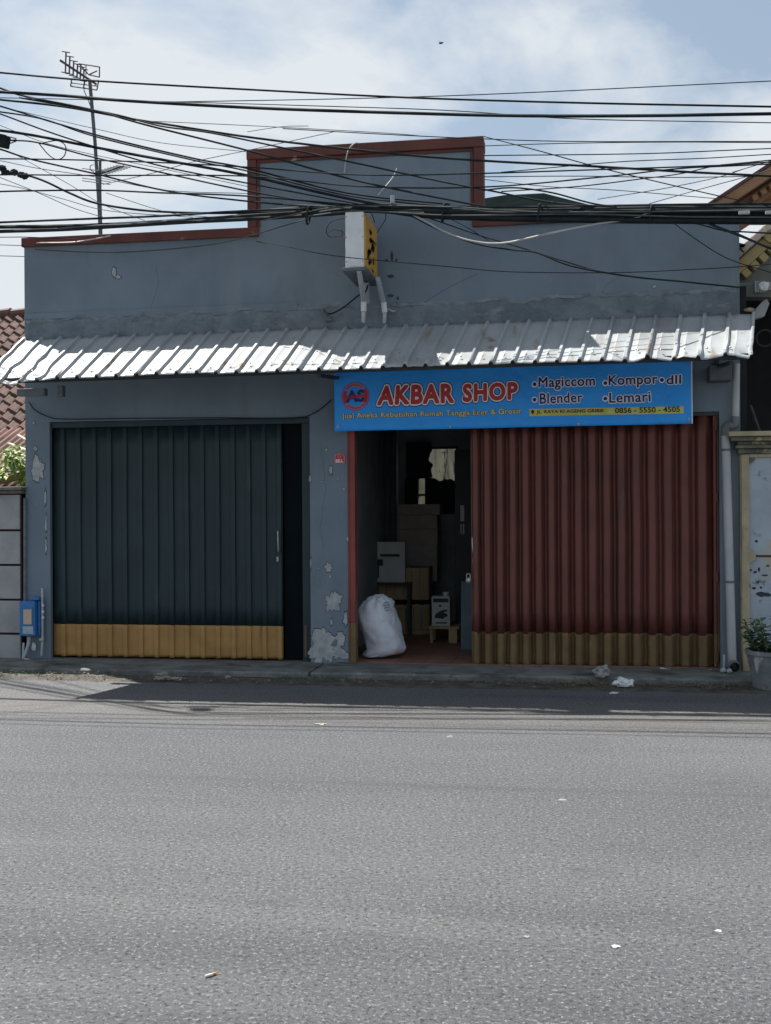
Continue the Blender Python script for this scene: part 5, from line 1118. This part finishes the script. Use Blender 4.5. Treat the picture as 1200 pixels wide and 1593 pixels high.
for i, (px, py, r, m, lab) in enumerate(((500, 1127, .045, 'stone', 'pale flat scrap on the sunny road below the doorway'), (960, 1473, .015, 'litter', 'white scrap on the near road, lower right'), (1118, 1449, .011, 'litter', 'tiny white scrap on the near road at the right edge'),
                                         (874, 1245, .022, 'stone', 'pale chip on the mid road under the red gate'), (700, 1146, .022, 'stone', 'pale chip on the sunny road right of the flat scrap'), (820, 1458, .012, 'stone', 'pale pebble left of the near white scrap'))):
    crumple(G(px, py, 0.0), r, .0045, 30 + i, m, 'scrap', lab, 'litter')
a, b = G(319, 1519, .006), G(336, 1514, .006); d = b - a
cg = thing('cigarette_butt', 'cigarette butt with tan filter lying on the near road, lower left', 'cigarette', a)
MB().tube([a, a + d * .68], .0055, 8).build('paper', 'litter', cg); MB().tube([a + d * .685, b], .0057, 8).build('filter', 'tan', cg)
# gravel and dead leaves along the verge: too many to count
mb = MB()
for i in range(2600):
    x = rg.uniform(-7.5, 3.2); y = (-.98 if x < -2.6 else -.84) - abs(rg.gauss(0, .13)) + .03; s = rg.uniform(.004, .012) * (2.6 if rg.random() < .07 else 1)
    c = Vector((x, y, .008 + .012 * rg.random())); ax = Vector((rg.uniform(.5, 1), rg.uniform(-1, 1), 0)).normalized(); ay = Vector((-ax.y, ax.x, 0))
    t = c + Vector((rg.uniform(-.3, .3) * s, 0, s * .8)); vs = [c + ax * s, c + ay * s * .7, c - ax * s * .9, c - ay * s * .8, t]
    mb.add(vs, [(0, 1, 4), (1, 2, 4), (2, 3, 4), (3, 0, 4)])
tag(mb.build('gravel', 'gravelmat', smooth=0), 'loose gravel and crumbs scattered along the dirt verge at the pavement edge', 'gravel', kind='stuff')
mb = MB()
for i in range(900):
    x = rg.uniform(-7.5, 3.2) if rg.random() < .4 else rg.uniform(-.5, 2.2); y = -.93 + rg.gauss(0, .09)
    mb.leaf((x, y, .02 + .012 * rg.random()), (rg.uniform(-1, 1), rg.uniform(-1, 1), rg.uniform(-.05, .25)), (0, 0, 1), rg.uniform(.02, .05), rg.uniform(.006, .014))
tag(mb.build('dead_leaves', mat('dead_leaf', (0.20, 0.14, 0.07), (0.10, 0.08, 0.05), 9, .8), smooth=0), 'dead leaves strewn on the dirt verge below the red gate', 'leaves', kind='stuff')
mb = MB()
for i in range(260):
    x = rg.choice([rg.uniform(-5.9, -5.4), rg.uniform(-2.9, -2.2), rg.uniform(.6, 2.3)]); y = -.78 - abs(rg.gauss(0, .05))
    mb.leaf((x, y, .0), (rg.uniform(-.5, .5), rg.uniform(-.6, .2), 1), (0, -1, 0), rg.uniform(.02, .06), .004)
tag(mb.build('grass', 'leafdark', smooth=0), 'sparse weeds growing in the pavement edge', 'grass', kind='stuff')
# a small bird far up
q = P(686, 67, 14); bd = blob(q, .05, .025, .022, .1, 2, 1, 2); bd.leaf(q, (-.4, .2, .6), (0, 0, 1), .10, .025); bd.leaf(q, (.5, .2, .2), (0, 0, 1), .09, .025)
tag(bd.build('bird', 'black', smooth=0), 'tiny dark bird high in the pale sky above the parapet', 'bird')
